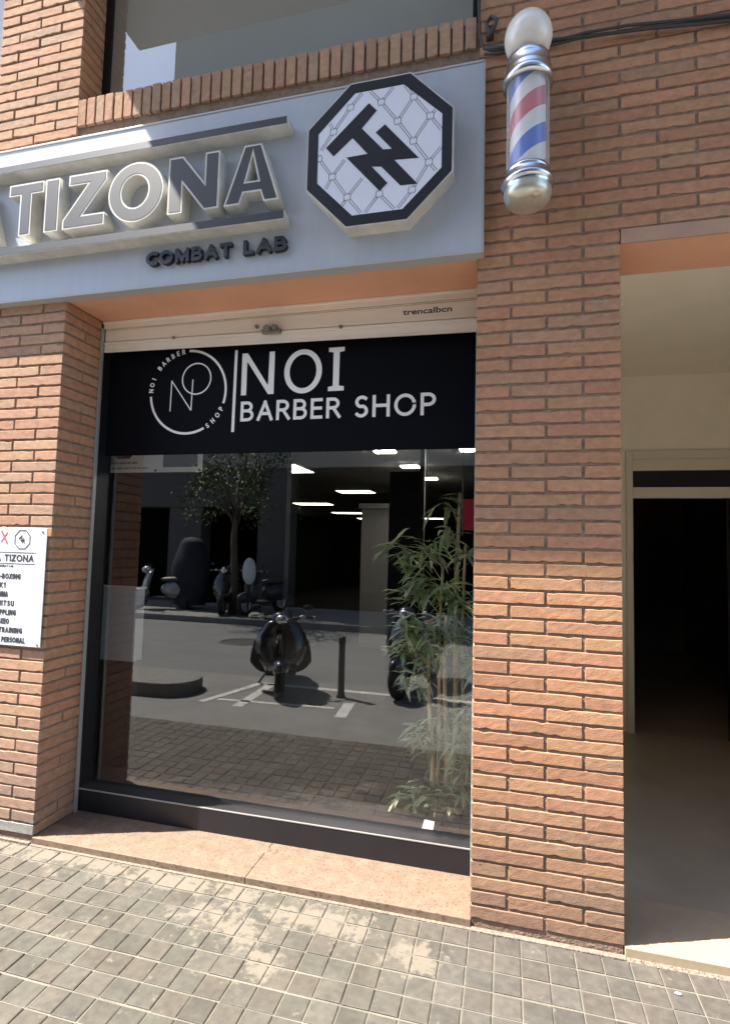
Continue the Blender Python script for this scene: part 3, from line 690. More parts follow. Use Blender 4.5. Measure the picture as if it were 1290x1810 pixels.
for a, b_ in WIRE:
    a = Vector(a); b_ = Vector(b_); d = (b_ - a); L_ = d.length; d.normalize(); nrm = Vector((-d.y, d.x)) * 0.0052
    if (round(a.x, 4), round(a.y, 4)) not in nodes_: nodes_.append((round(a.x, 4), round(a.y, 4)))
    s0 = a + d * 0.016; s1 = b_ - d * (0.016 if L_ > 0.11 else 0.0)
    for sg in (-1, 1):
        ribbon_mb(mb, [tuple(s0 + nrm * sg), tuple(s1 + nrm * sg)], 0.0022, YL - 0.0012, YL - 0.0004)
for (x, z) in nodes_:
    for dx, a0 in ((-0.006, 100), (0.006, -80)):
        ribbon_mb(mb, [(x + dx + 0.010 * math.cos(R(a)), z + 0.017 * math.sin(R(a))) for a in range(a0, a0 + 250, 25)], 0.0022, YL - 0.00125, YL - 0.0004)
mb.build('badge_wire_pattern', blackpaint, oc)

# ------------------------------------------------------------------ plaque on the left pillar
pl = thing('gym_plaque', 'white class list plaque screwed to the left brick pillar', 'plaque', (-2.5, 0, 0.955))
mb = MB(); mb.box((-2.76, -0.014, 0.958), (-2.222, -0.009, 1.583)); reparent(mb.build('board', dirtwhite, bevel=0.001), pl)
yp = -0.0152; dp = 0.001
for tx, xr_, z0, h_ in (('KICK-BOXING', -2.375, 1.308, 0.029), ('K1', -2.470, 1.260, 0.029), ('MMA', -2.450, 1.212, 0.029), ('JIU JITSU', -2.407, 1.164, 0.029), ('GRAPPLING', -2.390, 1.116, 0.029), ('BOXEO', -2.431, 1.069, 0.029), ('TRAINING', -2.342, 1.023, 0.029), ('PERSONAL', -2.320, 0.973, 0.029)):
    w_ = 0.0192 * len(tx)
    strokes_obj('lettering', tx, inkm, pl, yp, dp, xr_ - w_, xr_, z0, z0 + h_, wd=0.22, gap=0.50)
strokes_obj('lettering', 'LA TIZONA', inkm, pl, yp, dp, -2.575, -2.296, 1.402, 1.439, wd=0.2, gap=0.34)
strokes_obj('lettering', 'COMBAT LAB', inkm, pl, yp, dp, -2.53, -2.426, 1.372, 1.382, wd=0.2, gap=0.34)
mb = MB()
for z_ in (1.449, 1.389): mb.box((-2.66, yp, z_), (-2.287, yp + dp, z_ + 0.003))
po = [(-2.378 + 0.053 * math.cos(R(22.5 + 45 * k)), 1.520 + 0.053 * math.sin(R(22.5 + 45 * k))) for k in range(9)]
ribbon_mb(mb, po, 0.005, yp, yp + dp)
reparent(mb.build('ruled_lines', inkm), pl)
k_ = 0.105
sign_part('monogram', [[(-2.378 + (x - cxo) * k_, 1.520 + (z - czo) * k_) for x, z in MONO]], yp, dp, inkm, pl)
mb = MB()
ribbon_mb(mb, [(-2.520, 1.566), (-2.475, 1.495)], 0.010, yp, yp + dp)
ribbon_mb(mb, [(-2.478, 1.560), (-2.518, 1.505)], 0.006, yp - 0.0002, yp + dp)
reparent(mb.build('red_mark', redink), pl)
for x, z in ((-2.248, 1.563), (-2.240, 0.970), (-2.738, 1.563), (-2.738, 0.970)):
    mb = MB(); mb.lathe([(0, -.0035), (.005, -.0035), (.0065, 0), (0, 0)], (x, -0.0142, z), 12, 'Y'); reparent(mb.build('screw', locks), pl)

# ------------------------------------------------------------------ barber pole
bp_ = thing('barber_pole', 'chrome barber pole with white globe and red, white and blue stripes', 'barber pole', (0.208, -0.15, 2.92))
def bpart(name, prof, mat, seg=48):
    mb = MB(); mb.lathe(prof, (0, 0, 0), seg); o = mb.build(name, mat, bp_, smooth=True); return o
gr = 0.098
bpart('globe', [(0.0, 0.868)] + [(gr * math.sin(R(a)), 0.765 + gr * 1.02 * math.cos(R(a))) for a in range(6, 150, 6)] + [(0.05, 0.675)], globem)
bpart('top_cap', [(0.052, 0.680), (0.080, 0.670), (0.088, 0.658), (0.090, 0.640), (0.090, 0.612), (0.093, 0.607), (0.096, 0.600), (0.096, 0.588), (0.099, 0.580), (0.102, 0.568), (0.102, 0.552), (0.090, 0.545), (0.086, 0.545)], chrome)
bpart('glass_tube', [(0.086, 0.560), (0.086, 0.140)], tubeglass)
mb = MB(); mb.lathe([(0.072, -0.24), (0.072, 0.19)], (0, 0, 0), 48)
st = mb.build('stripe_drum', stripes, bp_, smooth=True); st.location = (0, 0, 0.378)
bpart('bottom_cap', [(0.084, 0.172), (0.089, 0.170), (0.089, 0.160), (0.087, 0.156), (0.090, 0.151), (0.091, 0.140), (0.096, 0.132), (0.106, 0.120), (0.107, 0.111), (0.103, 0.104), (0.097, 0.099), (0.096, 0.085)], chrome)
bpart('end_dome', [(0.096, 0.085), (0.095, 0.068), (0.090, 0.052), (0.079, 0.038), (0.060, 0.029), (0.030, 0.025), (0.0, 0.025)], footcap)
mb = MB(); mb.box((-0.03, 0.08, 0.14), (0.03, 0.15, 0.165)); mb.box((-0.03, 0.08, 0.57), (0.03, 0.15, 0.595)); mb.box((-0.035, 0.135, 0.10), (0.035, 0.150, 0.64)); mb.build('wall_bracket', chrome, bp_, bevel=0.003)

# cables
cb = thing('cable_bundle', 'bundle of dark cables strung along the brick wall behind the barber pole', 'cable', (0.6, 0, 3.75))
def cable(pts, r_, name='cable'):
    mb = MB(); mb.tube(pts, r_, 8); return reparent(mb.build(name, cablem, smooth=True), cb)
cable([(0.02, -0.022, 3.80), (0.12, -0.026, 3.784), (0.22, -0.03, 3.779), (0.33, -0.028, 3.772), (0.50, -0.020, 3.762), (0.70, -0.026, 3.742), (0.90, -0.022, 3.722), (1.10, -0.02, 3.704), (1.6, -0.02, 3.65), (2.6, -0.02, 3.6)], 0.0066)
cable([(0.25, -0.014, 3.772), (0.45, -0.030, 3.774), (0.62, -0.034, 3.766), (0.85, -0.03, 3.744), (1.1, -0.03, 3.722), (2.6, -0.03, 3.61)], 0.0058)
cable([(0.02, -0.02, 3.775), (0.10, -0.02, 3.765), (0.30, -0.016, 3.758), (0.42, -0.02, 3.764), (0.62, -0.016, 3.760), (0.80, -0.016, 3.745), (1.05, -0.016, 3.724), (2.6, -0.016, 3.63)], 0.006)
cable([(-0.01, -0.014, 4.10), (-0.004, -0.02, 3.97), (0.002, -0.024, 3.86), (0.02, -0.022, 3.80), (0.06, -0.02, 3.783), (0.12, -0.02, 3.779)], 0.006)
mb = MB(); mb.tube([(0.035, -0.035, 3.84), (0.065, -0.045, 3.87), (0.075, -0.04, 3.91), (0.05, -0.035, 3.935), (0.028, -0.03, 3.91), (0.045, -0.03, 3.86)], 0.009, 8); mb.box((0.03, -0.03, 3.85), (0.062, 0.0, 3.90))
reparent(mb.build('cable_anchor', cablem, smooth=False), cb)

# ------------------------------------------------------------------ entrance vestibule
YD = 2.84
FZ = 0.004
ve = MB()
ve.box((0.52, 0.34, -0.05), (0.60, YD, 3.11)); ve.box((2.36, 0.34, -0.05), (3.3, YD, 3.11))
ve.box((0.52, 0.285, 3.113), (3.3, YD + 0.2, 3.16)); ve.box((0.60, 0.302, SOF + .06), (2.355, 0.33, 3.112))
ve.box((0.60, YD, 2.437), (2.36, YD + 0.1, 3.112)); ve.box((0.601, YD, -0.05), (1.154, YD + 0.1, 2.436))
ve.build('vestibule', beige, bld)
fl = MB(); fl.box((0.5905, -0.006, -0.055), (2.359, 0.34, FZ)); fl.build('threshold', paleslab, bld, bevel=0.003)
box_obj('hall_floor', (0.601, 0.341, -0.05), (2.359, YD + 0.1, FZ - 0.003), marble, bld); box_obj('hall_floor', (0.601, YD + 0.101, -0.05), (2.899, 7.5, FZ - 0.003), marble, bld)
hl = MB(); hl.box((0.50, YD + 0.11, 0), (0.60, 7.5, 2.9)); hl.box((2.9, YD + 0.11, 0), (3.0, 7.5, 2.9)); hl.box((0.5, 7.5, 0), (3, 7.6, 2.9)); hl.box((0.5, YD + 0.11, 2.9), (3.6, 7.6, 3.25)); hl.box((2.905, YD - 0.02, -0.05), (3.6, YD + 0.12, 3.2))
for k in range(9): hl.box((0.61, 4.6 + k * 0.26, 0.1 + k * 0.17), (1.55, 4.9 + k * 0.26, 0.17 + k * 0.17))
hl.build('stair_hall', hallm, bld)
df = MB()
df.box((1.154, YD - 0.03, 0.0), (1.208, YD + 0.03, 2.436)); df.box((1.209, YD - 0.03, 2.36), (2.359, YD + 0.03, 2.436)); df.box((1.209, YD - 0.029, 2.259), (2.359, YD + 0.03, 2.359))
df.box((1.209, YD - 0.03, 2.018), (2.359, YD + 0.03, 2.113))
doorf = df.build('entrance_door', framem, bld, bevel=0.004)
box_obj('transom_light', (1.209, YD, 2.114), (2.359, YD + 0.006, 2.258), blackpaint, doorf)
box_obj('door_glass', (1.209, YD - 0.004, FZ + 0.004), (1.93, YD + 0.006, 2.017), doorglass, doorf)
box_obj('door_glass', (1.951, YD - 0.004, FZ + 0.004), (2.359, YD + 0.006, 2.017), doorglass, doorf)
box_obj('door_stile', (1.931, YD - 0.02, FZ), (1.95, YD + 0.02, 2.017), blackm, doorf)

# ------------------------------------------------------------------ barber shop interior
room = MB()
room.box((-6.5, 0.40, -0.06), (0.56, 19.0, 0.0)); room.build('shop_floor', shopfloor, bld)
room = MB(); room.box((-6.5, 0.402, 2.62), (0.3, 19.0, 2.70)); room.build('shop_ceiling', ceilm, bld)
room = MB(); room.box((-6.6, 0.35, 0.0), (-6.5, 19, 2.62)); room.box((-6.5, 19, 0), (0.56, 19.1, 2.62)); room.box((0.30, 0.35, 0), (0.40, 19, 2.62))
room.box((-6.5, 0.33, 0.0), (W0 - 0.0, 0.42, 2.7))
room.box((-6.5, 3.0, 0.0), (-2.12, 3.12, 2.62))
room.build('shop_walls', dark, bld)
tag(thing('shop_cabinet', 'white cabinet on a dark plinth just inside the shop window at its left end', 'cabinet', (-2.2, 0.85, 0)))
cabt = bpy.data.objects['shop_cabinet']
def local(mb, name, mat, par, **k): return reparent(mb.build(name, mat, **k), par)
mb = MB(); mb.box((-2.72, 0.66, 0.76), (-2.165, 0.76, 1.215)); local(mb, 'cupboard', cabm, cabt, bevel=0.004)
mb = MB(); mb.box((-2.70, 0.675, 0.0), (-2.18, 0.755, 0.757)); local(mb, 'plinth', blackm, cabt)
mb = MB(); mb.box((-2.735, 0.650, 1.2155), (-2.160, 0.77, 1.230)); local(mb, 'worktop', cabm, cabt, bevel=0.003)
dp_ = thing('dark_partition', 'dark partition panel with a slim metal post deep inside the shop', 'partition', (-0.85, 3, 0))
mb = MB(); mb.box((-1.01, 3.0, 0.0), (-0.70, 3.08, 2.30)); local(mb, 'panel', blackm, dp_)
mb = MB(); mb.box((-0.699, 2.98, 0.0), (-0.655, 3.06, 2.60)); local(mb, 'post', colm, dp_)
cl = thing('shop_column', 'pale square column standing deep inside the dim shop', 'column', (-1.85, 6, 0))
mb = MB(); mb.box((-2.08, 6.0, 0.0), (-1.60, 6.4, 2.15)); local(mb, 'shaft', colm, cl)
mb = MB(); mb.box((-2.12, 5.96, 2.151), (-1.56, 6.44, 2.23)); local(mb, 'capital', colm, cl)
mb = MB(); mb.box((-3.9, 5.2, 0.8), (-3.55, 5.3, 1.2)); mb.box((-3.25, 5.6, 1.35), (-2.95, 5.65, 1.7)); mb.box((-2.85, 4.6, 0.65), (-2.45, 4.62, 1.02))
lights = [(-2.95, 4.70, 0.75, 0.75), (-2.67, 7.75, 0.66, 0.45), (-4.55, 10.6, 0.9, 0.5), (-4.6, 13.9, 0.9, 0.5), (-4.6, 16.9, 0.9, 0.5), (-1.18, 3.52, 0.22, 0.13), (-1.09, 4.64, 0.22, 0.16), (-1.00, 5.86, 0.22, 0.18), (-0.24, 3.53, 0.22, 0.13), (-2.4, 16.4, .9, .4)]
names = ['yellowish ceiling panel light, largest one, cut by the dark wall edge', 'middle ceiling panel light over the pale column', 'ceiling panel light left of the column, nearest of the far row', 'second panel light of the far row on the shop ceiling', 'farthest panel light of the far row on the shop ceiling', 'small ceiling light just under the black band, left one', 'small ceiling light right above the dark partition', 'small ceiling light at the top of the metal post', 'small ceiling light cut by the right brick pillar', 'thin far ceiling light next to the dark partition edge']
LH = None
for (x, y, wx, wy), nm in zip(lights, names):
    t = thing('ceiling_light', nm, 'ceiling light', (x, y, 2.62), 0, 'ceiling lights inside the shop')
    mb = MB(); mb.box((-wx / 2, -wy / 2, -0.022), (wx / 2, wy / 2, -0.001)); mb.build('diffuser', spotm if wx < 0.3 else lampm, t)
    mb = MB(); e_ = 0.015
    mb.box((-wx / 2 - e_, -wy / 2 - e_, -0.018), (wx / 2 + e_, -wy / 2 - 0.0005, -0.0005)); mb.box((-wx / 2 - e_, wy / 2 + 0.0005, -0.018), (wx / 2 + e_, wy / 2 + e_, -0.0005))
    mb.box((-wx / 2 - e_, -wy / 2, -0.018), (-wx / 2 - 0.0005, wy / 2, -0.0005)); mb.box((wx / 2 + 0.0005, -wy / 2, -0.018), (wx / 2 + e_, wy / 2, -0.0005))
    mb.build('housing', cardw, t)
rs = thing('red_sticker_panel', 'red panel hanging inside the glass at the right edge of the window', 'panel', (-0.07, 0.6, 1.7))
mb = MB(); mb.box((-0.095, 0.60, 1.63), (0.02, 0.612, 1.80)); local(mb, 'face', redm, rs, bevel=0.002)
mb = MB(); mb.box((-0.099, 0.597, 1.60), (-0.096, 0.615, 2.60)); local(mb, 'hanger', alum, rs)
cd = thing('folded_card', 'small folded white card on the floor inside the glass by the bamboo', 'card', (-0.24, 0.44, 0.13))
mb = MB(); mb.add([(-0.265, 0.42, 0.126), (-0.208, 0.42, 0.126), (-0.204, 0.445, 0.156), (-0.255, 0.445, 0.160), (-0.265, 0.47, 0.126), (-0.208, 0.47, 0.126)], [(0, 1, 2, 3), (3, 2, 5, 4)]); local(mb, 'card_sheet', cardw, cd)
md = bpy.data.objects['card_sheet'].modifiers.new('thickness', 'SOLIDIFY'); md.thickness = 0.0015
win_ledge = MB(); win_ledge.box((-6.4, 0.396, 0.0), (0.299, 0.62, 0.124)); win_ledge.build('window_ledge', blackm, bld)

bn = thing('hanging_banner', 'white printed banner hanging inside the glass at its upper left corner', 'banner', (-2.3, 0.60, 2.0))
mb = MB(); mb.box((-2.95, 0.600, 1.967), (-1.692, 0.606, 2.50)); local(mb, 'sheet', dirtwhite, bn, bevel=0.002)
mb = MB(); mb.box((-1.965, 0.5975, 1.998), (-1.725, 0.5995, 2.30)); local(mb, 'photo_print', inkm, bn)
mb = MB(); mb.prism([(-2.345, 2.092), (-2.305, 2.056), (-2.215, 2.056), (-2.178, 2.092), (-2.178, 2.26), (-2.345, 2.26)], 0.5975, 0.5995); local(mb, 'emblem_print', inkm, bn)
mb = MB(); random.seed(3)
for z_, xr_, hh in ((2.022, -2.16, 0.012), (1.990, -2.10, 0.009)):
    x = -2.92
    mb = MB()
    while x < xr_: w_ = random.uniform(0.012, 0.045); mb.box((x, 0.5975, z_), (x + w_, 0.5995, z_ + hh)); x += w_ + 0.010
    local(mb, 'print_line', scootgrey0, bn)
for x in (-1.706, -2.02):
    mb = MB(); mb.lathe([(0, -.004), (.006, -.004), (.008, 0), (0, 0)], (x, 0.5995, 1.978), 10, 'Y'); local(mb, 'eyelet', inkm, bn)

# bamboo plant
bam = thing('bamboo_plant', 'tall potted bamboo with pale canes behind the glass at its right end', 'plant', (-0.17, 0.78, 0.0))
leafpal = [(0.44, 0.54, 0.30), (0.34, 0.44, 0.22), (0.60, 0.68, 0.42), (0.80, 0.86, 0.62), (0.28, 0.37, 0.20)]
def leaf(mb, q, d, L_, wd, pal=leafpal):
    d = d.normalized(); up_ = Vector((0, 0, 1)); s_ = d.cross(up_)
    if s_.length < 0.1: s_ = Vector((1, 0, 0))
    s_.normalize(); s_ = (s_ + Vector((random.uniform(-.4, .4), random.uniform(-.4, .4), random.uniform(-.4, .4)))).normalized()
    c_ = random.choice(pal); k = random.uniform(0.8, 1.25); mb.tone = tuple(q_ * k for q_ in c_)
    p1 = q + d * L_ * 0.35; p2 = q + d * L_ * 0.7 + Vector((0, 0, -0.06 * L_)); p3 = q + d * L_ + Vector((0, 0, -0.22 * L_))
    mb.add([q, p1 + s_ * wd, p1 - s_ * wd, p2 + s_ * wd * 0.75, p2 - s_ * wd * 0.75, p3, p1 + Vector((0, 0, -wd * .3)), p2 + Vector((0, 0, -wd * .3))],
           [(0, 1, 6), (0, 6, 2), (1, 3, 7, 6), (6, 7, 4, 2), (3, 5, 7), (7, 5, 4)])
canes = [((-0.255, 0.74), (-0.285, 0.72), 1.02, 0.011), ((-0.235, 0.78), (-0.225, 0.80), 1.42, 0.009), ((-0.180, 0.76), (-0.195, 0.74), 1.15, 0.012), ((-0.150, 0.80), (-0.135, 0.86), 1.86, 0.013), ((-0.085, 0.74), (-0.020, 0.70), 0.75, 0.008), ((-0.10, 0.82), (-0.10, 0.84), 1.55, 0.010)]
tips = []
for (a, b_, H_, r_) in canes:
    mb = MB(); pts = []; rad = []
    n_ = int(H_ / 0.03)
    for i in range(n_ + 1):
        t = i / n_; z = 0.12 + (H_ - 0.12) * t
        pts.append((a[0] + (b_[0] - a[0]) * t + 0.006 * math.sin(t * 7), a[1] + (b_[1] - a[1]) * t, z)); rad.append(r_ * 1.25 * (1 - 0.35 * t) * (1.22 if i % 5 == 0 else 1.0))
    mb.tube(pts, rad, 10); local(mb, 'cane', stemm, bam, smooth=True)
    tips.append(pts)
mb = MB(); tw = MB()
def spray(c, dirx, n_, L_, spread=1.0, root=None):
    c = Vector(c)
    if root is not None:
        root = Vector(root); mid = (root + c) / 2 + Vector((0, 0, 0.05)); tw.tube([root, mid, c], [0.0030, 0.0024, 0.0015], 5)
    for i in range(int(n_ * 1.9)):
        a = random.uniform(0, 2 * math.pi); el = random.uniform(-0.9, 0.55)
        d = Vector((math.cos(a) * spread + dirx, math.sin(a) * 0.8 - 0.1, el))
        q = c + Vector((random.uniform(-.05, .05), random.uniform(-.05, .05), random.uniform(-.05, .05)))
        leaf(mb, q, d, L_ * random.uniform(0.7, 1.2), 0.0125 * random.uniform(.8, 1.3))
spots = [((-0.47, 0.72, 1.54), -0.5, 12, 0.15, 1), ((-0.36, 0.74, 1.46), -0.3, 18, 0.13, 1), ((-0.28, 0.76, 1.52), 0, 16, 0.13, 1), ((-0.22, 0.74, 1.79), 0.5, 7, 0.16, 3), ((-0.18, 0.78, 1.62), 0.4, 10, 0.13, 3), ((-0.10, 0.80, 1.50), 0, 12, 0.12, 3),
         ((-0.40, 0.74, 1.26), -0.2, 14, 0.12, 1), ((-0.33, 0.76, 1.33), -0.2, 24, 0.13, 1), ((-0.22, 0.78, 1.30), 0.0, 22, 0.14, 3), ((-0.12, 0.78, 1.24), 0.2, 22, 0.13, 5),
         ((-0.39, 0.68, 1.10), -0.3, 24, 0.10, 0), ((-0.30, 0.68, 1.06), 0.2, 20, 0.11, 0), ((-0.42, 0.70, 0.97), -0.2, 20, 0.10, 0), ((-0.30, 0.72, 0.94), 0.0, 22, 0.12, 0), ((-0.20, 0.74, 1.10), 0.1, 18, 0.12, 2), ((-0.08, 0.76, 1.05), 0, 18, 0.12, 5), ((-0.38, 0.74, 0.78), -0.1, 14, 0.12, 0), ((-0.36, 0.64, 1.04), -0.2, 16, 0.10, 0), ((-0.26, 0.64, 1.00), 0.2, 14, 0.10, 0), ((-0.05, 0.70, 0.90), 0.0, 16, 0.12, 4), ((-0.06, 0.72, 0.62), 0.0, 14, 0.11, 4), ((-0.30, 0.66, 0.84), 0.0, 12, 0.11, 0), ((-0.12, 0.70, 0.44), 0.0, 12, 0.10, 4), ((-0.22, 0.72, 0.62), 0.0, 9, 0.10, 2),
         ((-0.32, 0.70, 0.50), -0.4, 18, 0.10, 0), ((-0.26, 0.72, 0.44), -0.3, 10, 0.10, 0), ((-0.08, 0.72, 0.52), 0.2, 16, 0.10, 4), ((-0.02, 0.70, 0.70), 0, 12, 0.10, 4), ((-0.07, 0.74, 0.34), 0.1, 14, 0.11, 4), ((-0.13, 0.70, 0.22), 0.0, 10, 0.09, 4),
         ((-0.38, 0.64, 0.17), -0.5, 9, 0.12, 0), ((-0.28, 0.66, 0.20), -0.3, 12, 0.10, 0), ((-0.20, 0.66, 0.16), 0.0, 12, 0.09, 2), ((-0.14, 0.68, 0.19), 0.2, 8, 0.09, 3)]
for c_, dx, n_, L_, ci in spots:
    pts = tips[ci]; q = min(pts, key=lambda q_: abs(q_[2] - (c_[2] - 0.12)))
    spray(c_, dx, n_, L_, 1.0, q)
local(mb, 'foliage', leafm, bam, tone=True, recalc=False)
spots2 = 0
local(tw, 'twigs', stemm, bam)
mb = MB(); mb.lathe([(0, 0.0), (0.10, 0.0), (0.135, 0.22), (0.14, 0.24), (0.125, 0.24), (0.12, 0.2), (0, 0.2)], (-0.17, 0.80, 0.0), 28); local(mb, 'pot', blackm, bam, smooth=True)

# ------------------------------------------------------------------ pavement
def lvl(x, y): return 0.0
pv = MB(); TP = 0.1
x0_, x1_ = -4.6, 4.4
k = 0
random.seed(11)
ny = 12
for j in range(ny):
    for i in range(int((x1_ - x0_) / TP)):
        xa = x0_ + i * TP; ya = -0.0245 - (j + 1) * TP + 0.0
        g = 0.0022 if (i % 2 == 0) else 0.0014; g2 = 0.0046 if (j % 2 == 0) else 0.0034
        # a few cells are poured as pairs
        if random.random() < 0.05: g2 = 0.0006
        a = (xa + g + random.uniform(-.0012, .0012), ya + g2 + random.uniform(-.0012, .0012)); b_ = (xa + TP - 0.0020 + random.uniform(-.0012, .0012), ya + TP - 0.0038 + random.uniform(-.0012, .0012))
        zt = -0.030 + random.uniform(-0.0012, 0.0012); tx = random.uniform(-.0008, .0008)
        c_ = random.choice([(0.094, 0.083, 0.066), (0.088, 0.080, 0.065), (0.098, 0.085, 0.067), (0.091, 0.084, 0.068)]); kk = random.uniform(0.86, 1.12)
        if xa > -0.15: c_ = (c_[0] * 1.0, c_[1] * 1.0, c_[2] * 1.06)
        pv.tone = tuple(q_ * kk for q_ in c_)
        if DTX - 0.05 < xa + 0.05 < DTX + 0.05 and DTY - 0.05 < ya + 0.05 < DTY + 0.05: pv.tone = (0.05, 0.048, 0.042)
        e_ = 0.0038
        vs = [(a[0], a[1], zt - 0.0026), (b_[0], a[1], zt - 0.0026), (b_[0], b_[1], zt - 0.0026), (a[0], b_[1], zt - 0.0026),
              (a[0] + e_, a[1] + e_, zt + tx), (b_[0] - e_, a[1] + e_, zt - tx), (b_[0] - e_, b_[1] - e_, zt + tx), (a[0] + e_, b_[1] - e_, zt - tx)]
        pv.add(vs, [(4, 5, 6, 7), (0, 1, 5, 4), (1, 2, 6, 5), (2, 3, 7, 6), (3, 0, 4, 7)])
tag(pv.build('pavement', tilem, tone=True, recalc=False), kind='structure')
gm = MB(); gm.box((-30, -1.225, -0.2), (30, -0.0065, -0.0345)); tag(gm.build('pavement_bed', grout), kind='structure')
gm = MB(); gm.box((-30, -1.375, -0.2), (30, -1.2255, -0.032)); tag(gm.build('kerb', kerbm, bevel=0.008), kind='structure')
# strip of rubble mortar along the wall foot
random.seed(5)
jd = MB(); jd.box((-4.3, -0.0245, -0.06), (W0 - .002, -0.0066, -0.022)); jd.box((0.006, -0.032, -0.06), (0.5895, -0.0066, -0.024)); jd.box((0.59, -0.034, -0.06), (2.36, -0.0066, -0.0295)); jd.box((W0, -0.022, -0.06), (0.005, -0.0066, -0.030))
for k in range(260):
    x = random.uniform(0.60, 2.3); y = random.uniform(-0.034, -0.009); r_ = random.uniform(0.0015, 0.004)
    jd.ellipsoid((x, y, -0.029 + r_ * 0.3), (r_, r_, r_ * 0.8), 6, 4)
tag(jd.build('wall_foot_mortar', joint_dirt), kind='structure')
st_ = thing('litter_scrap', 'small crumpled white scrap lying on the pavement tiles at lower right', 'litter', (0.735, -0.155, -0.029))
mb = MB(); mb.ellipsoid((0, 0, 0.004), (0.011, 0.006, 0.0035), 10, 6, fn=lambda q: q * random.uniform(0.8, 1.25)); mb.build('scrap', paper, st_)

n_before = set(bpy.data.objects)
# ------------------------------------------------------------------ street behind the camera (seen in the glass)
ZR = -0.17
g = MB(); g.box((-150, -150, ZR - 1), (150, -1.376, ZR)); tag(g.build('road', asphalt), kind='structure')
g = MB(); g.box((-30, -3.53, ZR - .05), (30, -1.377, ZR + 0.004)); tag(g.build('parking_lane', lane), kind='structure')
g = MB(); g.box((-60, -11.0, ZR - .1), (60, -8.05, -0.05)); tag(g.build('far_pavement', farpave), kind='structure')
g = MB(); g.box((-60, -8.049, ZR - .1), (60, -7.85, -0.046)); tag(g.build('far_kerb', kerbm, bevel=0.01), kind='structure')
isl = MB(); pts = []
for a in range(-90, 91, 15): pts.append((-3.58 + 0.33 * math.cos(R(a)), -2.72 + 0.33 * math.sin(R(a)) * 1.0))
pts = pts + [(-9, -2.27), (-9, -3.05)]
nv = len(pts); isl.add([(x, y, ZR) for x, y in pts] + [(x, y, -0.015) for x, y in pts], [tuple(range(nv, 2 * nv))] + [(i, (i + 1) % nv, (i + 1) % nv + nv, i + nv) for i in range(nv)])
tag(isl.build('traffic_island', kerbm, bevel=0.01), kind='structure')
mk = MB(); zz = (ZR + 0.008, ZR + 0.0081)
def stripe(a, b_, wd):
    a = Vector(a); b_ = Vector(b_); d = (b_ - a).normalized(); nrm = Vector((-d.y, d.x)) * wd / 2
    z = ZR + 0.0085
    mk.add([(a.x + nrm.x, a.y + nrm.y, z), (a.x - nrm.x, a.y - nrm.y, z), (b_.x - nrm.x, b_.y - nrm.y, z), (b_.x + nrm.x, b_.y + nrm.y, z)], [(0, 1, 2, 3)])
stripe((-3.02, -2.40), (-2.76, -3.36), 0.09); stripe((-2.58, -2.36), (-2.62, -3.36), 0.11); stripe((-2.90, -2.545), (-1.60, -2.63), 0.06); stripe((-1.45, -2.34), (-1.50, -2.90), 0.12); stripe((-2.76, -3.34), (2.5, -3.34), 0.10)
tag(mk.build('road_marking', roadpaint), kind='structure')
mh = thing('manhole_cover', 'round iron manhole cover in the road mirrored in the shop glass', 'manhole', (-4.36, -5.93, ZR))
mb = MB(); mb.lathe([(0, .006), (.30, .006), (.31, .002)], (0, 0, 0), 32); mb.build('lid', ironm, mh)
mb = MB(); mb.lathe([(.315, .001), (.315, .008), (.36, .008), (.37, .001)], (0, 0, 0), 32); mb.build('rim', ironm, mh)
bo = thing('bollard', 'slim dark iron bollard beside the black scooter mirrored in the glass', 'bollard', (-1.66, -3.07, ZR))
mb = MB(); mb.lathe([(0.05, 0), (0.05, 0.03), (0.038, 0.04), (0.036, 0.60)], (0, 0, 0), 20); mb.build('post', rubber, bo, smooth=True)
mb = MB(); mb.lathe([(0.036, 0.601), (0.040, 0.61), (0.040, 0.66), (0.03, 0.685), (0.0, 0.69)], (0, 0, 0), 20); mb.build('cap', rubber, bo, smooth=True)

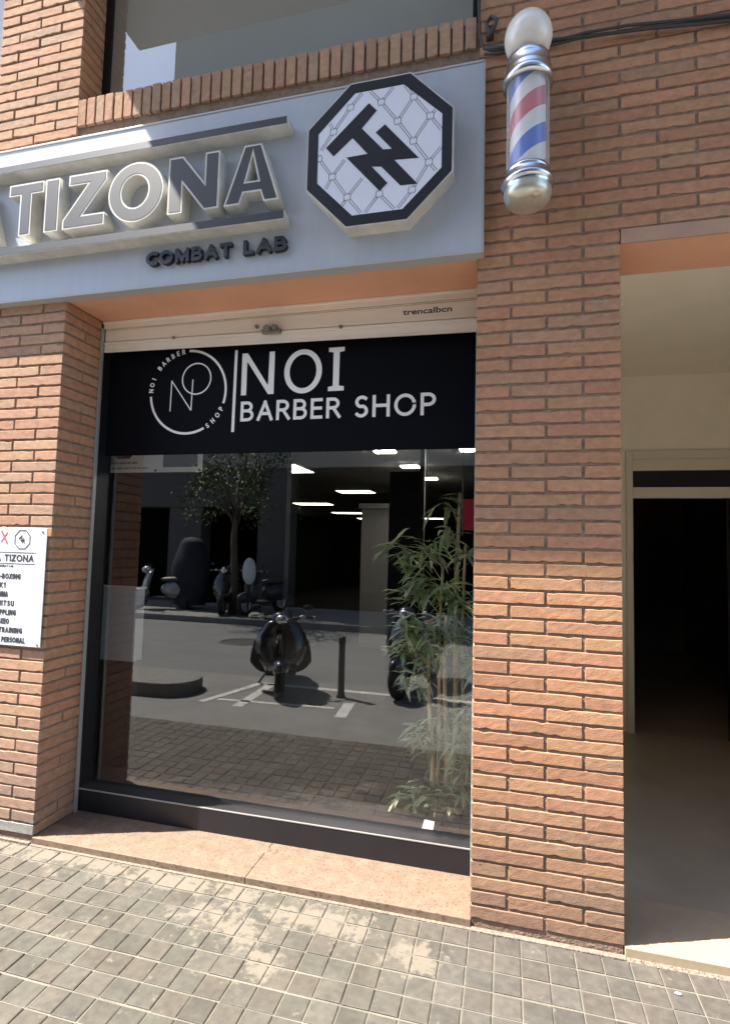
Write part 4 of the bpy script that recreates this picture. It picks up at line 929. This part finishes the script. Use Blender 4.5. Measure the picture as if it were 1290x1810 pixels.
def scooter(name, label, loc, rz, paint, apron=True, group='scooters and motorcycles parked in the street', scale=1.0, topbox=None, wide=1.0):
    """front of the scooter looks along +Y"""
    t = thing(name, label, 'scooter', loc, rz, group); t.scale = (scale * wide, scale, scale)
    for y, nm in ((0.52, 'wheel'), (-0.62, 'wheel')):
        mb = MB(); mb.lathe([(0.16, -0.05), (0.225, -0.052), (0.245, -0.03), (0.25, 0), (0.245, 0.03), (0.225, 0.052), (0.16, 0.05)], (0, y, 0.25), 28, 'X'); wobj = mb.build(nm, rubber, t, smooth=True)
        mb = MB(); mb.lathe([(0.0, -0.03), (0.05, -0.045), (0.06, -0.02), (0.155, -0.03), (0.165, -0.04), (0.165, 0.04), (0.155, 0.03), (0.06, 0.02), (0.05, 0.045), (0.0, 0.03)], (0, y, 0.25), 20, 'X'); mb.build('rim', silver, wobj, smooth=True)
    mb = MB(); mb.ellipsoid((0, 0.50, 0.40), (0.095, 0.27, 0.13), 18, 12); mb.build('front_fender', paint, t, smooth=True)
    # leg shield: a shaped, curved plate
    mb = MB(); rows = [(0.32, 0.12, 0.40), (0.45, 0.20, 0.385), (0.60, 0.25, 0.36), (0.75, 0.235, 0.33), (0.88, 0.16, 0.29), (0.95, 0.09, 0.27)]
    vs = []
    for z, wd, y in rows:
        for i in range(9):
            a = -1 + 2 * i / 8; vs.append((wd * a, y - 0.10 * a * a, z))
    fs = [(r_ * 9 + i, r_ * 9 + i + 1, (r_ + 1) * 9 + i + 1, (r_ + 1) * 9 + i) for r_ in range(len(rows) - 1) for i in range(8)]
    mb.add(vs, fs); o = mb.build('leg_shield', paint, t, smooth=True, recalc=False); s_ = o.modifiers.new('thickness', 'SOLIDIFY'); s_.thickness = 0.05
    mb = MB(); mb.box((-0.17, -0.20, 0.24), (0.17, 0.34, 0.31)); mb.build('footboard', scootgrey, t, bevel=0.03)
    def rear(q): return Vector((q.x * (1 - 0.25 * max(0, q.z / 0.24)), q.y, q.z))
    mb = MB(); mb.ellipsoid((0, -0.52, 0.50), (0.20, 0.50, 0.24), 22, 14, fn=rear); body = mb.build('rear_body', paint, t, smooth=True)
    mb = MB(); mb.ellipsoid((0, -0.98, 0.52), (0.07, 0.04, 0.04), 12, 8); mb.build('tail_light', redm, body, smooth=True)
    mb = MB(); mb.ellipsoid((0, -0.42, 0.75), (0.155, 0.42, 0.075), 20, 10, fn=lambda q: Vector((q.x, q.y, max(q.z, -0.04)))); mb.build('seat', seatm, t, smooth=True)
    mb = MB(); mb.tube([(0, 0.46, 0.45), (0, 0.33, 0.80), (0, 0.30, 0.98)], 0.03, 10); mb.build('steering_column', scootgrey, t, smooth=True)
    mb = MB(); mb.tube([(-0.35, 0.20, 0.99), (-0.22, 0.24, 0.99), (-0.1, 0.28, 0.975), (0.1, 0.28, 0.975), (0.22, 0.24, 0.99), (0.35, 0.20, 0.99)], [0.017, 0.017, 0.02, 0.02, 0.017, 0.017], 10); hb = mb.build('handlebar', rubber, t, smooth=True)
    for s_ in (-1, 1):
        mb = MB(); mb.ellipsoid((s_ * 0.35, 0.20, 0.99), (0.02, 0.02, 0.02), 8, 6); mb.build('grip_end', silver, hb, smooth=True)
        mb = MB(); mb.ellipsoid((s_ * 0.22, 0.26, 1.0), (0.035, 0.03, 0.03), 10, 8); mb.build('brake_lever', silver, hb, smooth=True)
        mb = MB(); mb.tube([(s_ * 0.2, 0.25, 1.0), (s_ * 0.27, 0.27, 1.10)], 0.006, 6); mb.ellipsoid((s_ * 0.28, 0.27, 1.13), (0.055, 0.012, 0.035), 14, 8); mb.build('mirror', rubber, t, smooth=True)
    mb = MB(); mb.ellipsoid((0, 0.33, 0.99), (0.115, 0.10, 0.095), 20, 12); hl_ = mb.build('headset', paint, t, smooth=True)
    mb = MB(); mb.ellipsoid((0, 0.405, 0.985), (0.07, 0.04, 0.062), 18, 10); mb.build('headlight', chrome, hl_, smooth=True)
    if apron:
        mb = MB(); vs = []
        rows = [(0.80, 0.20, 0.20), (0.66, 0.30, 0.16), (0.50, 0.33, 0.10), (0.36, 0.34, 0.05), (0.26, 0.28, 0.0)]
        for z, wd, y in rows:
            for i in range(11):
                a = -1 + 2 * i / 10; vs.append((wd * a, y + 0.10 * (1 - a * a) + 0.012 * math.sin(a * 9 + z * 7), z + 0.03 * math.cos(a * 5)))
        fs = [(r_ * 11 + i, r_ * 11 + i + 1, (r_ + 1) * 11 + i + 1, (r_ + 1) * 11 + i) for r_ in range(len(rows) - 1) for i in range(10)]
        mb.add(vs, fs); o = mb.build('leg_apron', coverm, t, smooth=True, recalc=False); s_ = o.modifiers.new('thickness', 'SOLIDIFY'); s_.thickness = 0.015
    if topbox:
        mb = MB(); mb.box((-0.19, -1.02, 0.80), (0.19, -0.66, 1.10)); mb.build('top_box', topbox, t, bevel=0.05)
    mb = MB(); mb.tube([(-0.12, -0.25, 0.25), (-0.25, -0.28, 0.01)], 0.012, 6); mb.build('side_stand', scootgrey, t, smooth=True)
    return t
scooter('scooter', 'black scooter with leg apron parked by the bollard, mirrored in the glass', (-2.46, -3.22, ZR), R(-22), scootm, scale=0.87, wide=1.22)
scooter('scooter', 'dark scooter mirrored behind the bamboo, right of the bollard', (-0.92, -3.70, ZR), R(12), scootm, apron=False, scale=0.95)
scooter('scooter', 'silver moped parked on the far pavement, leftmost of the far row', (-7.95, -8.75, -0.05), R(60), silver, apron=False, scale=0.95)
scooter('scooter', 'dark scooter with top box on the far pavement, middle of the far row', (-6.15, -8.75, -0.05), R(-15), scootm, apron=False, topbox=scootm)
scooter('scooter', 'dark scooter with pale round disc beside it, right of the far row', (-5.35, -8.9, -0.05), R(20), scootgrey, apron=False)
cv = thing('covered_scooter', 'tall narrow scooter under a dark blue cover on the far pavement', 'scooter', (-7.35, -9.1, -0.05))
mb = MB(); mb.lathe([(0.40, 0.10), (0.46, 0.3), (0.50, 0.75), (0.50, 1.05), (0.44, 1.22), (0.36, 1.40), (0.31, 1.60), (0.20, 1.72), (0.0, 1.75)], (0, 0, 0), 20); mb.v = [(x, y * 0.6 + 0.02 * math.sin(z * 9 + x * 12), z) for x, y, z in mb.v]; mb.build('cover', coverm, cv, smooth=True)
mb = MB(); mb.box((-0.10, 0.10, 0.02), (0.10, 0.30, 0.30)); mb.build('wheel_shape', rubber, cv, bevel=0.05)
wd_ = thing('white_disc_sign', 'pale round disc standing among the far motorcycles', 'disc', (-5.42, -8.35, -0.05))
mb = MB(); mb.lathe([(0, -0.03), (0.24, -0.03), (0.27, 0), (0.24, 0.03), (0, 0.03)], (0, 0, 0), 32, 'Y', M=Matrix.Diagonal((0.62, 1, 1.12)).to_3x3()); o = mb.build('disc', cardw, wd_, smooth=True); o.location = (0, 0, 1.0)
mb = MB(); mb.tube([(0, 0, 0), (0, 0, 0.75)], 0.02, 8); mb.build('post', rubber, wd_)

# opposite building
ob = thing('opposite_building', 'grey shop building across the street mirrored in the window', 'building', (-6, -11, 0))
YO = -10.6
mb = MB()
mb.box((-9.3, YO - 6, 3.62), (12, YO, 17.5)); mb.box((-30, YO - 6, 3.62), (-9.31, YO, 6.2)); mb.build('upper_wall', oppup, ob).parent = None
bpy.data.objects['upper_wall'].parent = ob; bpy.data.objects['upper_wall'].matrix_parent_inverse = Matrix.Translation(-ob.location)
mb = MB(); mb.box((-30, YO - 5, 2.55), (-6.3, YO + 0.06, 3.615)); local(mb, 'fascia', oppwall, ob)
mb = MB()
for xa, xb in ((-30, -29), (-20, -19.2), (-9.0, -8.0), (-6.3, -5.4), (0.5, 1.6), (11, 12)): mb.box((xa, YO - 0.5, -0.1), (xb, YO + 0.03, 2.549 if xa < -6.31 else 3.61))
local(mb, 'pier', oppwall, ob)
mb = MB(); mb.box((-30, YO - 6.0, -0.05), (12, YO - 5.4, 3.6)); mb.box((-6.29, YO - 5.3, 3.5), (12, YO - 0.01, 3.61)); local(mb, 'reflection_mask_back', dark, ob)  # deep dark ground floor, invented so the glass mirrors nothing bright there
mb = MB(); mb.box((-30, YO - 5.39, -0.1), (12, YO + 0.05, -0.045)); local(mb, 'reflection_mask_floor', dark, ob)  # near-black floor of the same invented recess
for xa in (-19, -15.6, -12.3):
    mb = MB(); mb.box((xa, YO - 0.45, 0.0), (xa + 3.1, YO - 0.40, 2.5)); wobj = local(mb, 'shop_front', dark, ob)
    mb = MB(); mb.box((xa - 0.05, YO - 0.39, 0.0), (xa, YO - 0.33, 2.5)); mb.box((xa, YO - 0.39, 2.2), (xa + 3.1, YO - 0.33, 2.26)); o = mb.build('glazing_bar', alum); o.parent = wobj; o.matrix_parent_inverse = Matrix.Translation(-ob.location)
# tree across the street
def tree(loc, H_, cr, label):
    t = thing('street_tree', label, 'tree', loc)
    mb = MB(); mb.tube([(0, 0, 0), (0.03, 0.02, 0.9), (-0.04, 0.0, 1.7), (0.02, 0.03, 2.4)], [0.11, 0.085, 0.075, 0.06], 10); tk = mb.build('trunk', barkm, t, smooth=True)
    mb = MB(); ends = []
    for k in range(9):
        a = k * 2.4; r_ = random.uniform(0.5, 0.95) * cr; e_ = Vector((math.cos(a) * r_, math.sin(a) * r_, H_ * random.uniform(0.62, 1.0))); m_ = Vector((e_.x * .4, e_.y * .4, 2.2 + (e_.z - 2.2) * .45))
        mb.tube([(0, 0, 1.9 + 0.05 * k), m_, e_], [0.04, 0.025, 0.010], 6); ends += [e_, (m_ + e_) / 2]
    mb.build('branches', barkm, tk, smooth=True)
    mb = MB(); pal = [(0.07, 0.10, 0.03), (0.05, 0.075, 0.025), (0.10, 0.13, 0.04)]
    for k in range(70):
        c_ = random.choice(ends) + Vector((random.gauss(0, .28), random.gauss(0, .28), random.gauss(0, .25)))
        for i in range(46):
            q = c_ + Vector((random.gauss(0, .15), random.gauss(0, .15), random.gauss(0, .13)))
            leaf(mb, q, Vector((random.uniform(-1, 1), random.uniform(-1, 1), random.uniform(-.8, .4))), random.uniform(0.06, 0.11), 0.022, pal)
    mb.build('crown', treeleaf, t, tone=True, recalc=False)
    return t
tree((-5.9, -8.55, -0.05), 4.1, 1.15, 'small street tree across the road mirrored at the top of the glass')
for o in set(bpy.data.objects) - n_before:        # whole street set back a little further from the facade
    if o.parent is None and o.name not in ('road', 'parking_lane'): o.location.y += 0.134
print('objects', len(bpy.data.objects))
